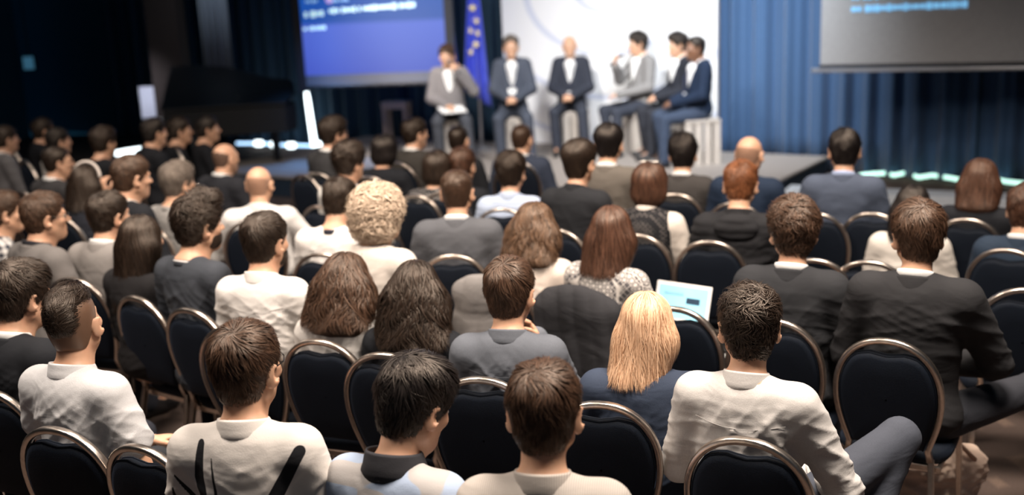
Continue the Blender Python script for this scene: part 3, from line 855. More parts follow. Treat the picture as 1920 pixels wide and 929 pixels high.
def make_chair():
    T = thing('banquet_chair', (0, 0, 0), 0, 'chair', 'chair')
    # cushion of the back
    N = 48
    out = []
    for i in range(N + 1):
        x, z = arch(i / N, 0.016)
        q_ = max(0.0, 1 - (abs(x) / 0.115) ** 2) if z > 0.8 else 0.0; z -= 0.030 * q_ + 0.012 * max(0.0, 1 - (x / 0.05) ** 2) * (z > 0.8)
        out.append((x, z))
    cx, cz = 0.0, 0.70
    m = MB()
    rings = ((1.0, 0.0), (1.0, 0.010), (0.97, 0.020), (0.88, 0.026), (0.5, 0.030), (0.02, 0.031))
    for side in (-1, 1):
        i0 = len(m.v)
        for sc_, th in rings:
            for x, z in out:
                X = cx + (x - cx) * sc_; Z = cz + (z - cz) * sc_
                m.v.append(Vector((X, backy(Z) + side * th, Z)))
        n1 = len(out)
        for r in range(len(rings) - 1):
            for i in range(n1 - 1):
                q = [i0 + r * n1 + i, i0 + r * n1 + i + 1, i0 + (r + 1) * n1 + i + 1, i0 + (r + 1) * n1 + i]
                m.f.append(q if side < 0 else q[::-1])
            q = [i0 + r * n1 + n1 - 1, i0 + r * n1, i0 + (r + 1) * n1, i0 + (r + 1) * n1 + n1 - 1]
            m.f.append(q if side < 0 else q[::-1])
    bc = m.build('back_cushion', NAVY, T, True)
    # piping
    m = MB()
    for side in (-1, 1):
        m.tube([(x, backy(z) + side * 0.012, z) for x, z in out[::1]], 0.0035, 6)
    m.build('piping', NAVY, bc, True)
    # bent flat tube round the back
    m = MB()
    prof = ((-0.7, -1.3), (0.7, -1.3), (1.0, -0.9), (1.0, 0.9), (0.7, 1.3), (-0.7, 1.3), (-1.0, 0.9), (-1.0, -0.9))
    pts = []
    for i in range(61):
        x, z = arch(i / 60, 0.0); pts.append((x, backy(z), z))
    pts = [(-0.148, -0.20, 0.455)] + pts + [(0.148, -0.20, 0.455)]
    m.tube(pts, 0.0105, prof=prof, up=(0, 1, 0))
    m.build('back_frame', METAL, T, True)
    # seat
    m = MB()
    def sf(u, v):
        a = 2 * PI * u
        r = 0.208 / max(abs(math.cos(a)) ** 4 + abs(math.sin(a)) ** 4, 1e-6) ** 0.25
        zz = {0: (0.02, 0.425), 1: (0.95, 0.425), 2: (1.0, 0.44), 3: (1.0, 0.462), 4: (0.96, 0.478), 5: (0.8, 0.486), 6: (0.02, 0.49)}[round(v * 6)]
        return (math.cos(a) * r * zz[0], math.sin(a) * r * zz[0] + 0.02, zz[1])
    m.grid(sf, 41, 7); m.build('seat', NAVY, T, True)
    m = MB()
    m.tube([(-0.175, -0.175, 0.415), (0.175, -0.175, 0.415), (0.175, 0.22, 0.415), (-0.175, 0.22, 0.415)], 0.010, prof=prof, up=(0, 0, 1), closed=True)
    m.build('seat_frame', METAL, T)
    for sx in (-1, 1):
        for a, b in (((sx * 0.19, 0.215, 0.42), (sx * 0.20, 0.235, 0.012)), ((sx * 0.150, -0.198, 0.46), (sx * 0.185, -0.30, 0.012))):
            m = MB(); m.tube([a, b], 0.0105, prof=prof)
            lg = m.build('leg', METAL, T)
            m = MB(); m.tube([(b[0], b[1], 0.02), (b[0], b[1], 0.0)], 0.014, 8); m.build('foot_cap', plain('rubber', (0.01, 0.01, 0.01), 0.7), lg)
    return T
def copy_tree(o, parent=None):
    c = o.copy(); COL.objects.link(c); c.parent = parent
    for ch in list(o.children): copy_tree(ch, c)
    return c
CH0 = make_chair(); USED = [False]
CG = 'navy banquet chairs of the audience'
def put_chair(loc, rz, label, group=None):
    o = CH0 if not USED[0] else copy_tree(CH0)
    USED[0] = True
    o.location = loc; o.rotation_euler = (0, 0, rz); o['label'] = label
    if group: o['group'] = group
    return o
def chair_root(px, py, yaw):
    p = at(px, py, TOPZ)
    rz = rad(yaw + math.degrees(math.atan2(-(px - 960), FPX)))
    back = Matrix.Rotation(rz, 3, 'Z') @ Vector((0, backy(TOPZ), 0))
    return Vector((p.x - back.x, p.y - back.y, 0))
def chair_px(px, py, yaw, label, group=CG):
    """chair whose back top shows at px, py; yaw from 'back to the camera'"""
    p = at(px, py, TOPZ)
    rz = rad(yaw + math.degrees(math.atan2(-(px - 960), FPX)))
    back = Matrix.Rotation(rz, 3, 'Z') @ Vector((0, backy(TOPZ), 0))
    return put_chair((p.x - back.x, p.y - back.y, 0), rz, label, group)
# ---------------------------------------------------------------- the room
W0 = Vector((4.1, 11.8, 0)); WU = Vector((-0.832, 0.555, 0)); WN = Vector((-0.555, -0.832, 0))
WR = math.atan2(-0.555, 0.832)
def wf(u, n, z=0.0): return W0 + WU * u + WN * n + Vector((0, 0, z))
def carpet():
    mt, n, l, b = new_mat('patterned_carpet')
    co = n.new('ShaderNodeTexCoord').outputs['Object']
    v = n.new('ShaderNodeTexVoronoi'); v.distance = 'MANHATTAN'; v.inputs['Scale'].default_value = 5.5; v.inputs['Randomness'].default_value = 0.75
    l.new(mapping(n, l, co, (1, 0.6, 1), (0, 0, 0.6)), v.inputs['Vector'])
    f = ramp(n, l, v.outputs['Distance'], [(0.32, (0, 0, 0)), (0.5, (1, 1, 1))])
    g = noise(n, l, co, 140, 3)
    c = mixrgb(n, l, f, (0.22, 0.155, 0.12), (0.115, 0.082, 0.07))
    l.new(mixrgb(n, l, g, (0.05, 0.04, 0.035), c), b.inputs['Base Color'])
    b.inputs['Roughness'].default_value = 0.95; b.inputs['Specular IOR Level'].default_value = 0.1
    bump(n, l, b, g, 0.5, 0.004)
    return mt
m = MB(); m.box((-2.5, 8, -0.05), (22, 24, 0.1)); struct(m.build('floor', carpet()))
DARKW = plain('dark_wall_paint', (0.03, 0.10, 0.15), 0.9)
m = MB()
R = Matrix.Rotation(WR, 3, 'Z')
m.box(wf(6.0, -0.45, 2.6), (24, 0.2, 5.2), R); struct(m.build('wall_back', DARKW))
m = MB(); m.box((-9.0, 8, 2.6), (0.2, 24, 5.2)); struct(m.build('wall_left', DARKW))
m = MB(); m.box((8.3, 4, 2.6), (0.2, 16, 5.2)); struct(m.build('wall_right', DARKW))
# pleated curtains in front of the back wall
def curtain_mat(c1, c2, nm):
    mt, n, l, b = new_mat(nm)
    co = n.new('ShaderNodeTexCoord').outputs['Object']
    l.new(mixrgb(n, l, noise(n, l, co, 30, 3), c1, c2), b.inputs['Base Color'])
    b.inputs['Roughness'].default_value = 0.8; b.inputs['Sheen Weight'].default_value = 0.15
    return mt
CB = curtain_mat((0.030, 0.075, 0.165), (0.042, 0.098, 0.21), 'blue_curtain_velvet')
CK = curtain_mat((0.010, 0.034, 0.060), (0.014, 0.046, 0.080), 'unlit_curtain_velvet')  # darker copy of the curtain blue, the lack of light put into its colour
def curtain(u0, u1, mat, label, n0=-0.12, seed=1):
    rs = random.Random(seed)
    N = int(abs(u1 - u0) * 46)
    ph = [rs.uniform(0, 6) for _ in range(4)]
    c = wf((u0 + u1) / 2, n0)
    T = None
    m = MB()
    def f(a, b):
        u = u0 + (u1 - u0) * a - (u0 + u1) / 2
        w_ = 0.085 * math.sin(u * 21 + 1.2 * math.sin(u * 3 + ph[0]) + ph[1]) + 0.03 * math.sin(u * 47 + ph[2])
        z = 4.6 * (1 - b) + 0.02
        return (-u, -w_ * (1 - 0.35 * (1 - b)), z)
    m.grid(f, N, 12)
    o = m.build('curtain', mat, None, True)
    o.modifiers.new('s', 'SOLIDIFY').thickness = 0.008
    o.location = c; o.rotation_euler = (0, 0, WR)
    tag(o, label, 'curtain')
    return o
# stage
m = MB(); m.box(wf(3.9, 1.72, 0.11), (6.8, 3.15, 0.22), R)
STF = plain('stage_carpet', (0.28, 0.25, 0.23), 0.9, bumpy=0.3, scale=60)
sg = m.build('stage_platform', plain('stage_skirt', (0.012, 0.028, 0.055), 0.8), None); struct(sg)
m = MB(); m.box(wf(3.9, 1.72, 0.236), (6.84, 3.19, 0.03), R); m.build('stage_top', STF, sg, bevel=0.006)
# white printed backdrop with faint arcs
def backdrop_mat():
    mt, n, l, b = new_mat('printed_white_banner')
    co = n.new('ShaderNodeTexCoord').outputs['Object']
    w_ = n.new('ShaderNodeTexWave'); w_.wave_type = 'RINGS'; w_.rings_direction = 'SPHERICAL'; w_.inputs['Scale'].default_value = 0.42; w_.inputs['Distortion'].default_value = 0.6; w_.inputs['Detail'].default_value = 0
    l.new(mapping(n, l, co, (1, 1, 1.4)), w_.inputs['Vector'])
    l.new(mixrgb(n, l, ramp(n, l, w_.outputs['Fac'], [(0.93, (0, 0, 0)), (0.985, (1, 1, 1))]), (0.84, 0.85, 0.87), (0.62, 0.66, 0.78)), b.inputs['Base Color'])
    b.inputs['Roughness'].default_value = 0.7
    return mt
bl = at(948, 268, 0.3); br = at(1345, 262, 0.3)
def u_of(px, py, n):      # where the ray meets the plane at distance n from the wall
    r = ray(px, py); p0 = W0 + WN * n
    t = (p0 - CAM).dot(WN) / r.dot(WN)
    p = CAM + r * t
    return (p - W0).dot(WU), p.z
ua, za = u_of(948, 150, 0.12); ub, zb = u_of(1345, 150, 0.12)
curtain(-4.2, -1.05, CB, 'navy pleated curtain under the grey screen, running out of sight to the right', seed=2)
curtain(-1.03, ub + 0.25, CB, 'bright blue pleated curtain between the white backdrop and the grey screen', seed=3)
curtain(ua - 0.3, 6.1, CK, 'blue curtain in an unlit tone behind the flags', seed=4)
curtain(6.12, 9.2, CK, 'curtain in an unlit tone under the blue screen', seed=5)
curtain(9.22, 13.4, CK, 'curtain in an unlit tone behind the piano at the far corner', seed=6)
m = MB(); m.box((0, 0, 0), (abs(ua - ub), 0.04, 3.9))
bd = m.build('stage_backdrop', backdrop_mat()); bd.location = wf((ua + ub) / 2, 0.12, 0.26 + 1.95); bd.rotation_euler = (0, 0, WR)
tag(bd, 'white printed backdrop banner with faint grey arcs behind the panel', 'backdrop')
m = MB()
for x in (-1, 1): m.tube([(x * abs(ua - ub) / 2, 0.03, -1.95), (x * abs(ua - ub) / 2, 0.03, 1.95)], 0.02, 8)
m.build('banner_post', METAL, bd)
# screens
def screen(px, py, d, rz, wd, ht, mat, label, left=True):
    p = dep(px, py, d)
    T = thing('projection_screen', p, rz, label, 'screen')
    m = MB(); m.box((wd / 2, 0, ht / 2 + 0.0), (wd, 0.02, ht)); s = m.build('screen_surface', mat, T)
    return T, s
def blue_mat():
    mt, n, l, b = new_mat('lit_blue_slide')
    co = n.new('ShaderNodeTexCoord').outputs['Object']
    s = n.new('ShaderNodeSeparateXYZ'); l.new(co, s.inputs[0])
    f = ramp(n, l, mth(n, l, 'DIVIDE', s.outputs[2], 1.4), [(0.0, (0.055, 0.085, 0.52)), (0.42, (0.085, 0.145, 0.66)), (0.46, (0.008, 0.075, 0.40)), (0.95, (0.010, 0.10, 0.48))])
    b.inputs['Base Color'].default_value = (0.02, 0.03, 0.05, 1); l.new(f, b.inputs['Emission Color']); b.inputs['Emission Strength'].default_value = 0.95
    return mt
SW = 1.78
T, s = screen(574, 142, 13.2, rad(-8), SW, 2.4, blue_mat(), 'blue lit projection screen with lines of pale text, left of the flags')
m = MB(); m.box((SW / 2, 0, -0.06), (SW + 0.04, 0.03, 0.12)); m.build('bottom_border', plain('grey_border', (0.09, 0.10, 0.14), 0.7), T)
m = MB(); m.tube([(0, 0, -0.14), (SW, 0, -0.14)], 0.025, 10); m.build('weight_bar', plain('black_bar', (0.01, 0.012, 0.02), 0.5), T)
for x in (-0.05, SW + 0.05):
    m = MB(); m.box((x, 0.0, 1.1), (0.10, 0.05, 2.6)); m.build('side_frame', plain('black_bar', (0.01, 0.012, 0.02), 0.5), T)
LT = plain('pale_cyan_text', (0.52, 0.78, 0.88), 0.5, emit=0.9)
def text_line(x0, x1, z0, z1, h, parent, mat, seed=1, y=-0.016):
    rs = random.Random(seed); m = MB(); x = x0
    while x < x1:
        wl = rs.uniform(0.35, 0.8) * h
        k = (x - x0) / (x1 - x0); z = z0 + (z1 - z0) * k
        hh = h * rs.choice((0.62, 0.62, 0.9, 0.9, 0.75))
        m.box((x + wl / 2, y, z), (wl, 0.004, hh)); x += wl + h * (0.12 if rs.random() > 0.18 else 0.45)
    return m.build('lettering', mat, parent)
text_line(0.36, 1.44, 0.765, 0.80, 0.075, T, LT, 1)
text_line(0.02, 0.29, 0.565, 0.575, 0.055, T, LT, 2)
text_line(0.05, 0.25, 0.735, 0.745, 0.085, T, LT, 3)
text_line(0.08, 0.21, 0.89, 0.895, 0.05, T, plain('dim_cyan_text', (0.28, 0.5, 0.75), 0.5, emit=0.8), 4)
text_line(0.42, 0.58, 0.89, 0.895, 0.045, T, plain('dim_cyan_text', (0.28, 0.5, 0.75), 0.5, emit=0.8), 5)
m = MB(); m.tube([(0.375, -0.012, 0.90), (0.375, -0.02, 0.90)], 0.045, 20); m.build('round_emblem', plain('lilac_mark', (0.5, 0.36, 0.75), 0.5, emit=0.7), T)
T2, s2 = screen(1538, 122, 10.9, rad(-24), 4.2, 3.0, plain('screen_fabric', (0.36, 0.365, 0.38), 0.9), 'grey projection screen with pale blue text lines, above the dark curtain')
m = MB(); m.box((2.1, 0, -0.012), (4.22, 0.03, 0.03)); m.build('black_border', plain('black_bar', (0.01, 0.012, 0.02), 0.5), T2)
m = MB(); m.tube([(-0.08, 0, -0.055), (4.28, 0, -0.055)], 0.022, 12); m.build('weight_bar', plain('aluminium_bar', (0.55, 0.56, 0.6), 0.35, 0.6), T2, True)
SB = plain('sky_text', (0.20, 0.52, 0.86), 0.5, emit=0.75)
text_line(0.29, 1.36, 0.545, 0.56, 0.075, T2, SB, 6)
text_line(0.29, 0.86, 0.665, 0.675, 0.075, T2, SB, 7)
# rope lights on the floor and the standing light tube
def rope(pts, col, st, label, r=0.022, group=None):
    T = None
    m = MB(); P_ = [at(x, y, 0.05) for x, y in pts]
    m.tube(P_, r, 8)
    o = m.build('rope_light', plain('lit_tube', col, 0.4, emit=st), None, True)
    tag(o, label, 'light')
rope([(1612, 329), (1640, 326), (1662, 325), (1676, 329), (1700, 324), (1722, 333), (1748, 329), (1782, 334), (1802, 338), (1838, 333), (1864, 336), (1888, 341), (1925, 345)], (0.55, 0.95, 0.8), 1.6, 'greenish white rope light winding along the foot of the right curtain')
rope([(218, 288), (240, 284), (268, 280)], (0.85, 0.97, 1.0), 4, 'short bright white light bar on the floor left of the piano', 0.04)
rope([(444, 269), (470, 269), (500, 270), (530, 272), (560, 273), (600, 274)], (0.45, 0.7, 1.0), 2.2, 'pale blue rope light on the floor running to the light tube')
rope([(674, 278), (700, 278)], (0.3, 0.75, 0.95), 1.2, 'short cyan light bar on the floor under the blue screen')
for (x, y) in ((485, 269), (515, 271), (546, 273), (603, 272)):
    o = MB(); o.tube([at(x - 6, y, 0.09), at(x + 6, y, 0.09)], 0.045, 8); o = o.build('floor_lamp_unit', plain('lit_tube', (0.85, 0.97, 1.0), 0.4, emit=4), None, True)
    tag(o, 'bright white lamp set on the pale blue rope light', 'light', 'white lamps on the blue rope light')
p0 = at(591, 284, 0.0); m = MB()
up = dep(573, 162, (p0 - CAM).dot(FWD) - 0.25)
T = thing('light_tube', p0, 0, 'tall slanting white light tube standing below the edge of the blue screen', 'light')
m.tube([(0, 0, 0.02), (up - p0) * 0.78, (up - p0)], [0.045, 0.035, 0.022], 10); m.build('lit_tube', plain('lit_tube', (0.85, 0.97, 1.0), 0.4, emit=5), T, True)
m = MB(); m.tube([(0, 0, 0.0), (0, 0, 0.03)], 0.13, 16); m.build('base', plain('black_bar', (0.01, 0.012, 0.02), 0.5), T)
# white ledge right of the stage
pa, pb = at(1475, 352, 0.16), at(1990, 372, 0.16)
v = (pb - pa); m = MB(); m.box((0, 0, 0.08), (v.length, 0.34, 0.16), taper=1.0)
o = m.build('low_step', plain('white_step', (0.55, 0.60, 0.66), 0.6), None, bevel=0.01); o.location = ((pa.x + pb.x) / 2, (pa.y + pb.y) / 2, 0); o.rotation_euler = (0, 0, math.atan2(v.y, v.x))
tag(o, 'long low white step on the floor below the right curtain', 'step')
# pillars and things in the dark corner
def pillar(px, d, w_, dd, col, nm, label, rough=0.8):
    p = dep(px, 250, d); m = MB(); m.box((0, 0, 2.4), (w_, dd, 4.8)); o = m.build(nm, plain(nm, col, rough), None, bevel=0.01)
    o.location = (p.x, p.y, 0); tag(o, label, nm.replace('_', ' '))
pillar(335, 14.6, 0.42, 0.4, (0.016, 0.009, 0.008), 'brown_column', 'dark brown square column left of the piano')
m = MB(); m.grid(lambda a, b: ((a - 0.5) * 0.3, 0.03 * math.sin(a * 22), 1.32 + 3.2 * b), 40, 4)
o = m.build('curtain', plain('grey_drape', (0.20, 0.24, 0.30), 0.8), None, True); p = dep(405, 120, 14.2); o.location = (p.x, p.y, 0); tag(o, 'narrow grey drape hanging above the piano', 'curtain'); o.modifiers.new('s', 'SOLIDIFY').thickness = 0.01
m = MB(); m.grid(lambda a, b: ((a - 0.5) * 0.09, 0.02 * math.sin(a * 12), 1.25 + 3.2 * b), 12, 4)
o = m.build('curtain', plain('grey_drape', (0.20, 0.24, 0.30), 0.8), None, True); p = dep(431, 120, 14.2); o.location = (p.x, p.y, 0); tag(o, 'thin grey drape strip just right of the narrow grey drape', 'curtain'); o.modifiers.new('s', 'SOLIDIFY').thickness = 0.01
area('drape_light', dep(430, -60, 13.0) + Vector((0, -1.0, 1.6)), dep(405, 40, 14.2), 4, (0.9, 0.95, 1.0), 0.3, 0.3, 60)
# grand piano
pp = dep(436, 250, 13.8)
T = thing('grand_piano', (pp.x, pp.y, 0), rad(10), 'black grand piano with raised lid in the dark corner', 'piano')
BK = plain('black_lacquer', (0.003, 0.004, 0.006), 0.45)
def pshape(z0, z1, grow=0.0, tilt=0.0):
    o_ = [(-0.75, -0.72), (-0.75, 0.72)] + [(-0.35 + 1.1 * k, 0.72 - 0.05 * k - 0.62 * (3 * k * k - 2 * k ** 3)) for k in [i / 10 for i in range(11)]] + [(0.82, -0.1), (0.84, -0.4), (0.72, -0.72)]
    m = MB(); n_ = len(o_)
    for z in (z0, z1):
        for x, y in o_: m.v.append(Vector((x * (1 + grow), y * (1 + grow), z + (0.72 - y) * 0 + tilt * (y + 0.72))))
    m.f.append(list(range(n_))[::-1]); m.f.append([n_ + i for i in range(n_)])
    for i in range(n_): m.f.append([i, (i + 1) % n_, n_ + (i + 1) % n_, n_ + i])
    return m
pshape(0.66, 0.98).build('case', BK, T, bevel=0.01); pshape(1.0, 1.03, 0.01, 0.30).build('lid', BK, T)
m = MB(); m.box((-0.85, 0, 0.74), (0.3, 1.35, 0.12)); m.build('keyboard', plain('ivory_keys', (0.35, 0.34, 0.32), 0.4), T, bevel=0.01)
m = MB(); m.tube([(0.2, -0.2, 0.98), (0.15, -0.5, 1.10)], 0.012, 6); m.build('lid_prop', BK, T)
for x, y in ((-0.62, -0.55), (-0.62, 0.55), (0.55, -0.3)):
    m = MB(); m.tube([(x, y, 0.66), (x, y, 0.1), (x, y, 0.03)], [0.06, 0.035, 0.05], 8); m.build('leg', BK, T)
# small lit items in the dark corner
def pframe(px, py, d, w_, h_, nm, mat, label, cat, th=0.02):
    p = dep(px, py, d); m = MB(); m.box((0, 0, 0), (w_, th, h_)); o = m.build(nm, mat, None, bevel=0.004); o.location = p; tag(o, label, cat); return o
p = dep(278, 192, 14.4)
T = thing('notice_stand', (p.x, p.y, 0), 0, 'white notice board on a thin stand beside the light bar', 'sign')
m = MB(); m.box((0, 0, p.z), (0.21, 0.02, 0.42)); m.build('board', plain('white_board', (0.42, 0.44, 0.54), 0.6), T)
m = MB(); m.tube([(0, 0.02, p.z), (0, 0.02, 0.02)], 0.015, 8); m.box((0, 0.02, 0.01), (0.3, 0.3, 0.02)); m.build('stand', plain('black_bar', (0.01, 0.012, 0.02), 0.5), T)
area('notice_light', p + Vector((0.2, -1.2, 1.2)), p, 2.2, (0.9, 0.92, 1.0), 0.2, 0.2, 40)
p = dep(55, 118, 14.5)
T = thing('exit_sign', (p.x, p.y, p.z), 0, 'small dim blue lit sign high on the dark back wall at left', 'sign')
m = MB(); m.box((0, 0, 0), (0.17, 0.05, 0.20)); m.build('housing', plain('black_bar', (0.01, 0.012, 0.02), 0.5), T, bevel=0.005)
m = MB(); m.box((0, -0.028, 0), (0.14, 0.006, 0.17)); m.build('lit_face', plain('dim_blue_glow', (0.03, 0.10, 0.16), 0.5, emit=0.9), T)
m = MB(); m.tube([(0, 0.02, 0.1), (0, 0.02, 2.2)], 0.008, 6); m.build('hanging_rod', plain('black_bar', (0.01, 0.012, 0.02), 0.5), T)
# wooden side table by the flags
p = at(748, 262, 0.25)
WOOD = None
def wood(c1, c2, nm):
    mt, n, l, b = new_mat(nm)
    co = n.new('ShaderNodeTexCoord').outputs['Object']
    f = noise(n, l, mapping(n, l, co, (14, 14, 1.2)), 4, 4, 0.6, 0.6)
    l.new(mixrgb(n, l, f, c1, c2), b.inputs['Base Color']); b.inputs['Roughness'].default_value = 0.6
    bump(n, l, b, f, 0.25, 0.004)
    return mt
WOOD = wood((0.60, 0.46, 0.34), (0.85, 0.70, 0.56), 'pale_wood')
WOODG = wood((0.30, 0.27, 0.25), (0.60, 0.55, 0.50), 'weathered_wood')
T = thing('side_table', (p.x, p.y, 0.25), rad(-12), 'small pale wooden side table left of the seated man with papers', 'table')
m = MB(); m.box((0, 0, 0.50), (0.36, 0.30, 0.10)); m.build('tabletop', WOOD, T, bevel=0.006)
for x in (-1, 1):
    for y in (-1, 1):
        m = MB(); m.box((x * 0.15, y * 0.12, 0.225), (0.045, 0.045, 0.45)); m.build('leg', WOOD, T)
# slatted crate stools
def make_stool():
    T = thing('crate_stool', (0, 0, 0), 0, 's', 'stool', 'slatted wooden stools of the panel')
    m = MB(); m.box((0, 0, 0.49), (0.42, 0.40, 0.03)); m.build('seat', WOODG, T, bevel=0.004)
    for k in range(4):
        a = k * PI / 2; R_ = Matrix.Rotation(a, 3, 'Z'); m = MB()
        for i in range(4): m.box(R_ @ Vector((-0.156 + i * 0.104, -0.19, 0.2375)), (0.078, 0.016, 0.475), R_)
        m.build('slat_panel', WOODG, T)
    for x in (-1, 1):
        for y in (-1, 1):
            m = MB(); m.box((x * 0.165, y * 0.165, 0.2375), (0.03, 0.03, 0.475)); m.build('corner_post', WOODG, T)
    return T
ST0 = make_stool()
# flags
def flag(px, py, d, cols, label, stars=False, wd=0.34, top=2.55, bot=0.95):
    p = dep(px, py, d)
    T = thing('flag', (p.x, p.y, 0.25), 0, label, 'flag')
    m = MB(); m.tube([(0, 0, 0.03), (0, 0, 2.5)], 0.014, 10); m.build('pole', plain('chrome_pole', (0.6, 0.6, 0.62), 0.3, 0.8), T, True)
    m = MB(); m.tube([(0, 0, 0), (0, 0, 0.02), (0, 0, 0.06)], [0.15, 0.15, 0.03], 20); m.build('base', plain('chrome_pole', (0.6, 0.6, 0.62), 0.3, 0.8), T)
    def f(a, b):
        x = -wd * 0.55 * (0.25 + 0.75 * b) + a * wd * (0.25 + 0.75 * b) 
        y = -0.03 - 0.05 * math.sin(a * 15 + 2 * b) * (0.4 + b) 
        z = top - 0.25 - (top - bot) * b - 0.25 * a * b
        return (x, y, z)
    n_ = len(cols)
    for i, c in enumerate(cols):
        m = MB(); m.grid(lambda a, b: f((i + a) / n_, b), 24 // n_ + 2, 24)
        o = m.build('flag_cloth', plain('flag_cloth', c, 0.75), T, True); o.modifiers.new('s', 'SOLIDIFY').thickness = 0.004
    if stars:
        for a, b in ((0.30, 0.66), (0.52, 0.58), (0.60, 0.49), (0.58, 0.40), (0.40, 0.31), (0.22, 0.50)):
            c = Vector(f(a, b)); m = MB(); i0 = 0
            for yy in (-0.008, 0.0):
                m.v.append(c + Vector((0, yy - 0.03, 0)))
                for k in range(10):
                    r_ = 0.055 if k % 2 == 0 else 0.023; t = PI / 2 + k * PI / 5
                    m.v.append(c + Vector((r_ * math.cos(t), yy - 0.03, r_ * math.sin(t))))
            for k in range(10):
                m.f.append([0, 1 + k, 1 + (k + 1) % 10]); m.f.append([11, 12 + (k + 1) % 10, 12 + k]); m.f.append([1 + k, 12 + k, 12 + (k + 1) % 10, 1 + (k + 1) % 10])
            m.build('star', plain('yellow_star', (0.85, 0.70, 0.30), 0.6), T)
    return T
flag(899, 190, 13.6, [(0.06, 0.09, 0.62)], 'blue flag with yellow stars on the pole beside the white backdrop', True, bot=1.05)
flag(842, 190, 13.7, [(0.80, 0.42, 0.22), (0.75, 0.74, 0.72), (0.012, 0.05, 0.30)], 'drooping orange, white and blue flag behind the man with papers', wd=0.42, bot=1.0)
# ---------------------------------------------------------------- the panel on the stage
PG = 'panel speakers seated on the stage'
def stool_for(idx, label, back=0.0):
    T, J, zc, by, ch, HM, HT = PEOPLE[idx]
    o = ST0 if idx == 0 else copy_tree(ST0)
    o.location = (T.location.x, T.location.y, 0.25); o.rotation_euler = (0, 0, T.rotation_euler[2]); o['label'] = label
PL = dict(R=dict(kn=(0.15, 0.40, 0.50), an=(0.14, 0.34, 0.09)), L=dict(kn=(0.17, 0.40, 0.50), an=(0.20, 0.42, 0.09)))
CL = dict(R=dict(wr=(0.05, 0.26, -0.34), d=(-0.5, 0.8, -0.1)), L=dict(wr=(0.05, 0.27, -0.35), d=(-0.5, 0.8, -0.1)))
pk = dict(base_z=0.25, scale=1.06, q=1, chair=False, zr=(1.15, 1.27), group=PG)
WH = (0.78, 0.78, 0.78)
person(840, 104, 37, 178, 'panel speaker in grey jacket, papers on the lap, microphone at the mouth, before the flags', hyaw=160, pitch=-12, hair='short', hc='brown', top=(0.17, 0.16, 0.165), kind='suit', pants=(0.06, 0.065, 0.08),
       arms=dict(L=dict(el=(0.30, 0.12, -0.20), wr=(0.10, 0.20, 0.02), d=(-0.5, 0.1, 0.85), n=(0.3, 1, 0.1), curl=50), R=dict(wr=(0.05, 0.28, -0.33))), legs=PL, **pk)
person(958, 88, 37, 176, 'panel speaker in blue-grey suit with white badge, hands clasped, beside the starred blue flag', hyaw=180, hair='short', hc='grey', top=(0.055, 0.065, 0.09), kind='suit', pants=(0.055, 0.065, 0.09), legs=PL, arms=CL, **pk)
person(1068, 86, 36, 172, 'bald panel speaker in dark suit and open white shirt, seated alone before the white backdrop', hyaw=170, hair='fringe', hc='stub', top=(0.025, 0.029, 0.042), kind='suit', pants=(0.03, 0.035, 0.05), legs=PL, arms=CL, **pk)
person(1196, 82, 37, 118, 'panel speaker in light grey jacket holding a microphone, black hair', hyaw=108, hair='full', hc='black', top=(0.19, 0.185, 0.185), kind='suit', pants=(0.03, 0.035, 0.05), legs=PL,
       arms=dict(R=dict(el=(0.24, 0.16, -0.20), wr=(0.10, 0.27, -0.03), d=(-0.3, 0.3, 0.85), n=(0.3, 1, 0), curl=50), L=dict(wr=(0.06, 0.30, -0.34))), **pk)
person(1270, 84, 38, 112, 'panel speaker in black suit between the one in light grey and the one in navy', hyaw=110, hair='full', hc='black', top=(0.018, 0.020, 0.028), kind='suit', pants=(0.022, 0.024, 0.032), legs=PL, arms=CL, **pk)
person(1304, 90, 40, 104, 'dark-skinned panel speaker in navy suit with a white badge, right end of the panel', hyaw=108, hair='crop', hc='black', top=(0.008, 0.017, 0.040), kind='suit', pants=(0.035, 0.050, 0.085), skin=SKIN3, legs=PL, arms=CL, **pk)
for i, t in enumerate(('slatted stool under the man with papers', 'slatted stool under the man with the round badge', 'slatted stool under the bald panel speaker', 'slatted stool under the man in light grey jacket',
                       'slatted stool under the man in black suit on the panel', 'slatted stool under the man in navy at the right end')): stool_for(i, t)
# open shirt fronts, badges, microphones, papers
def shirt_front(i):
    T, J, zc, by, ch, HM, HT = PEOPLE[i]; zs = J['zs']
    g = [c for c in T.children if c.name.startswith('jacket')][0]
    V, Q = solid([C((0, 0.050, zs - 0.01), (0, 0.078, zs - 0.24), 0.070, 0.034, k=0.02), H((0, -1, 0), -0.02, 0.01)], 0.012)
    link('shirt_front', mesh_np('shirt_front', V, Q), fabric(WH, wr=0.3), T)
for i in range(6): shirt_front(i)
def badge(i, z=-0.30, y=0.150, r=0.055):
    T, J, zc, by, ch, HM, HT = PEOPLE[i]
    m = MB(); m.box((0, y, J['zs'] + z), (r * 1.7, 0.006, r * 1.9)); b = m.build('name_badge', plain('badge_card', (0.85, 0.85, 0.85), 0.5), T, bevel=0.002)
    m = MB(); m.tube([(-0.05, 0.06, J['zs'] + 0.07), (-0.03, y - 0.005, J['zs'] - 0.10), (0, y, J['zs'] + z + 0.05), (0.03, y - 0.005, J['zs'] - 0.10), (0.05, 0.06, J['zs'] + 0.07)], 0.004, 5); m.build('badge_ribbon', plain('ribbon_dark', (0.02, 0.03, 0.08), 0.7), T)
badge(1); badge(5); badge(2, -0.36)
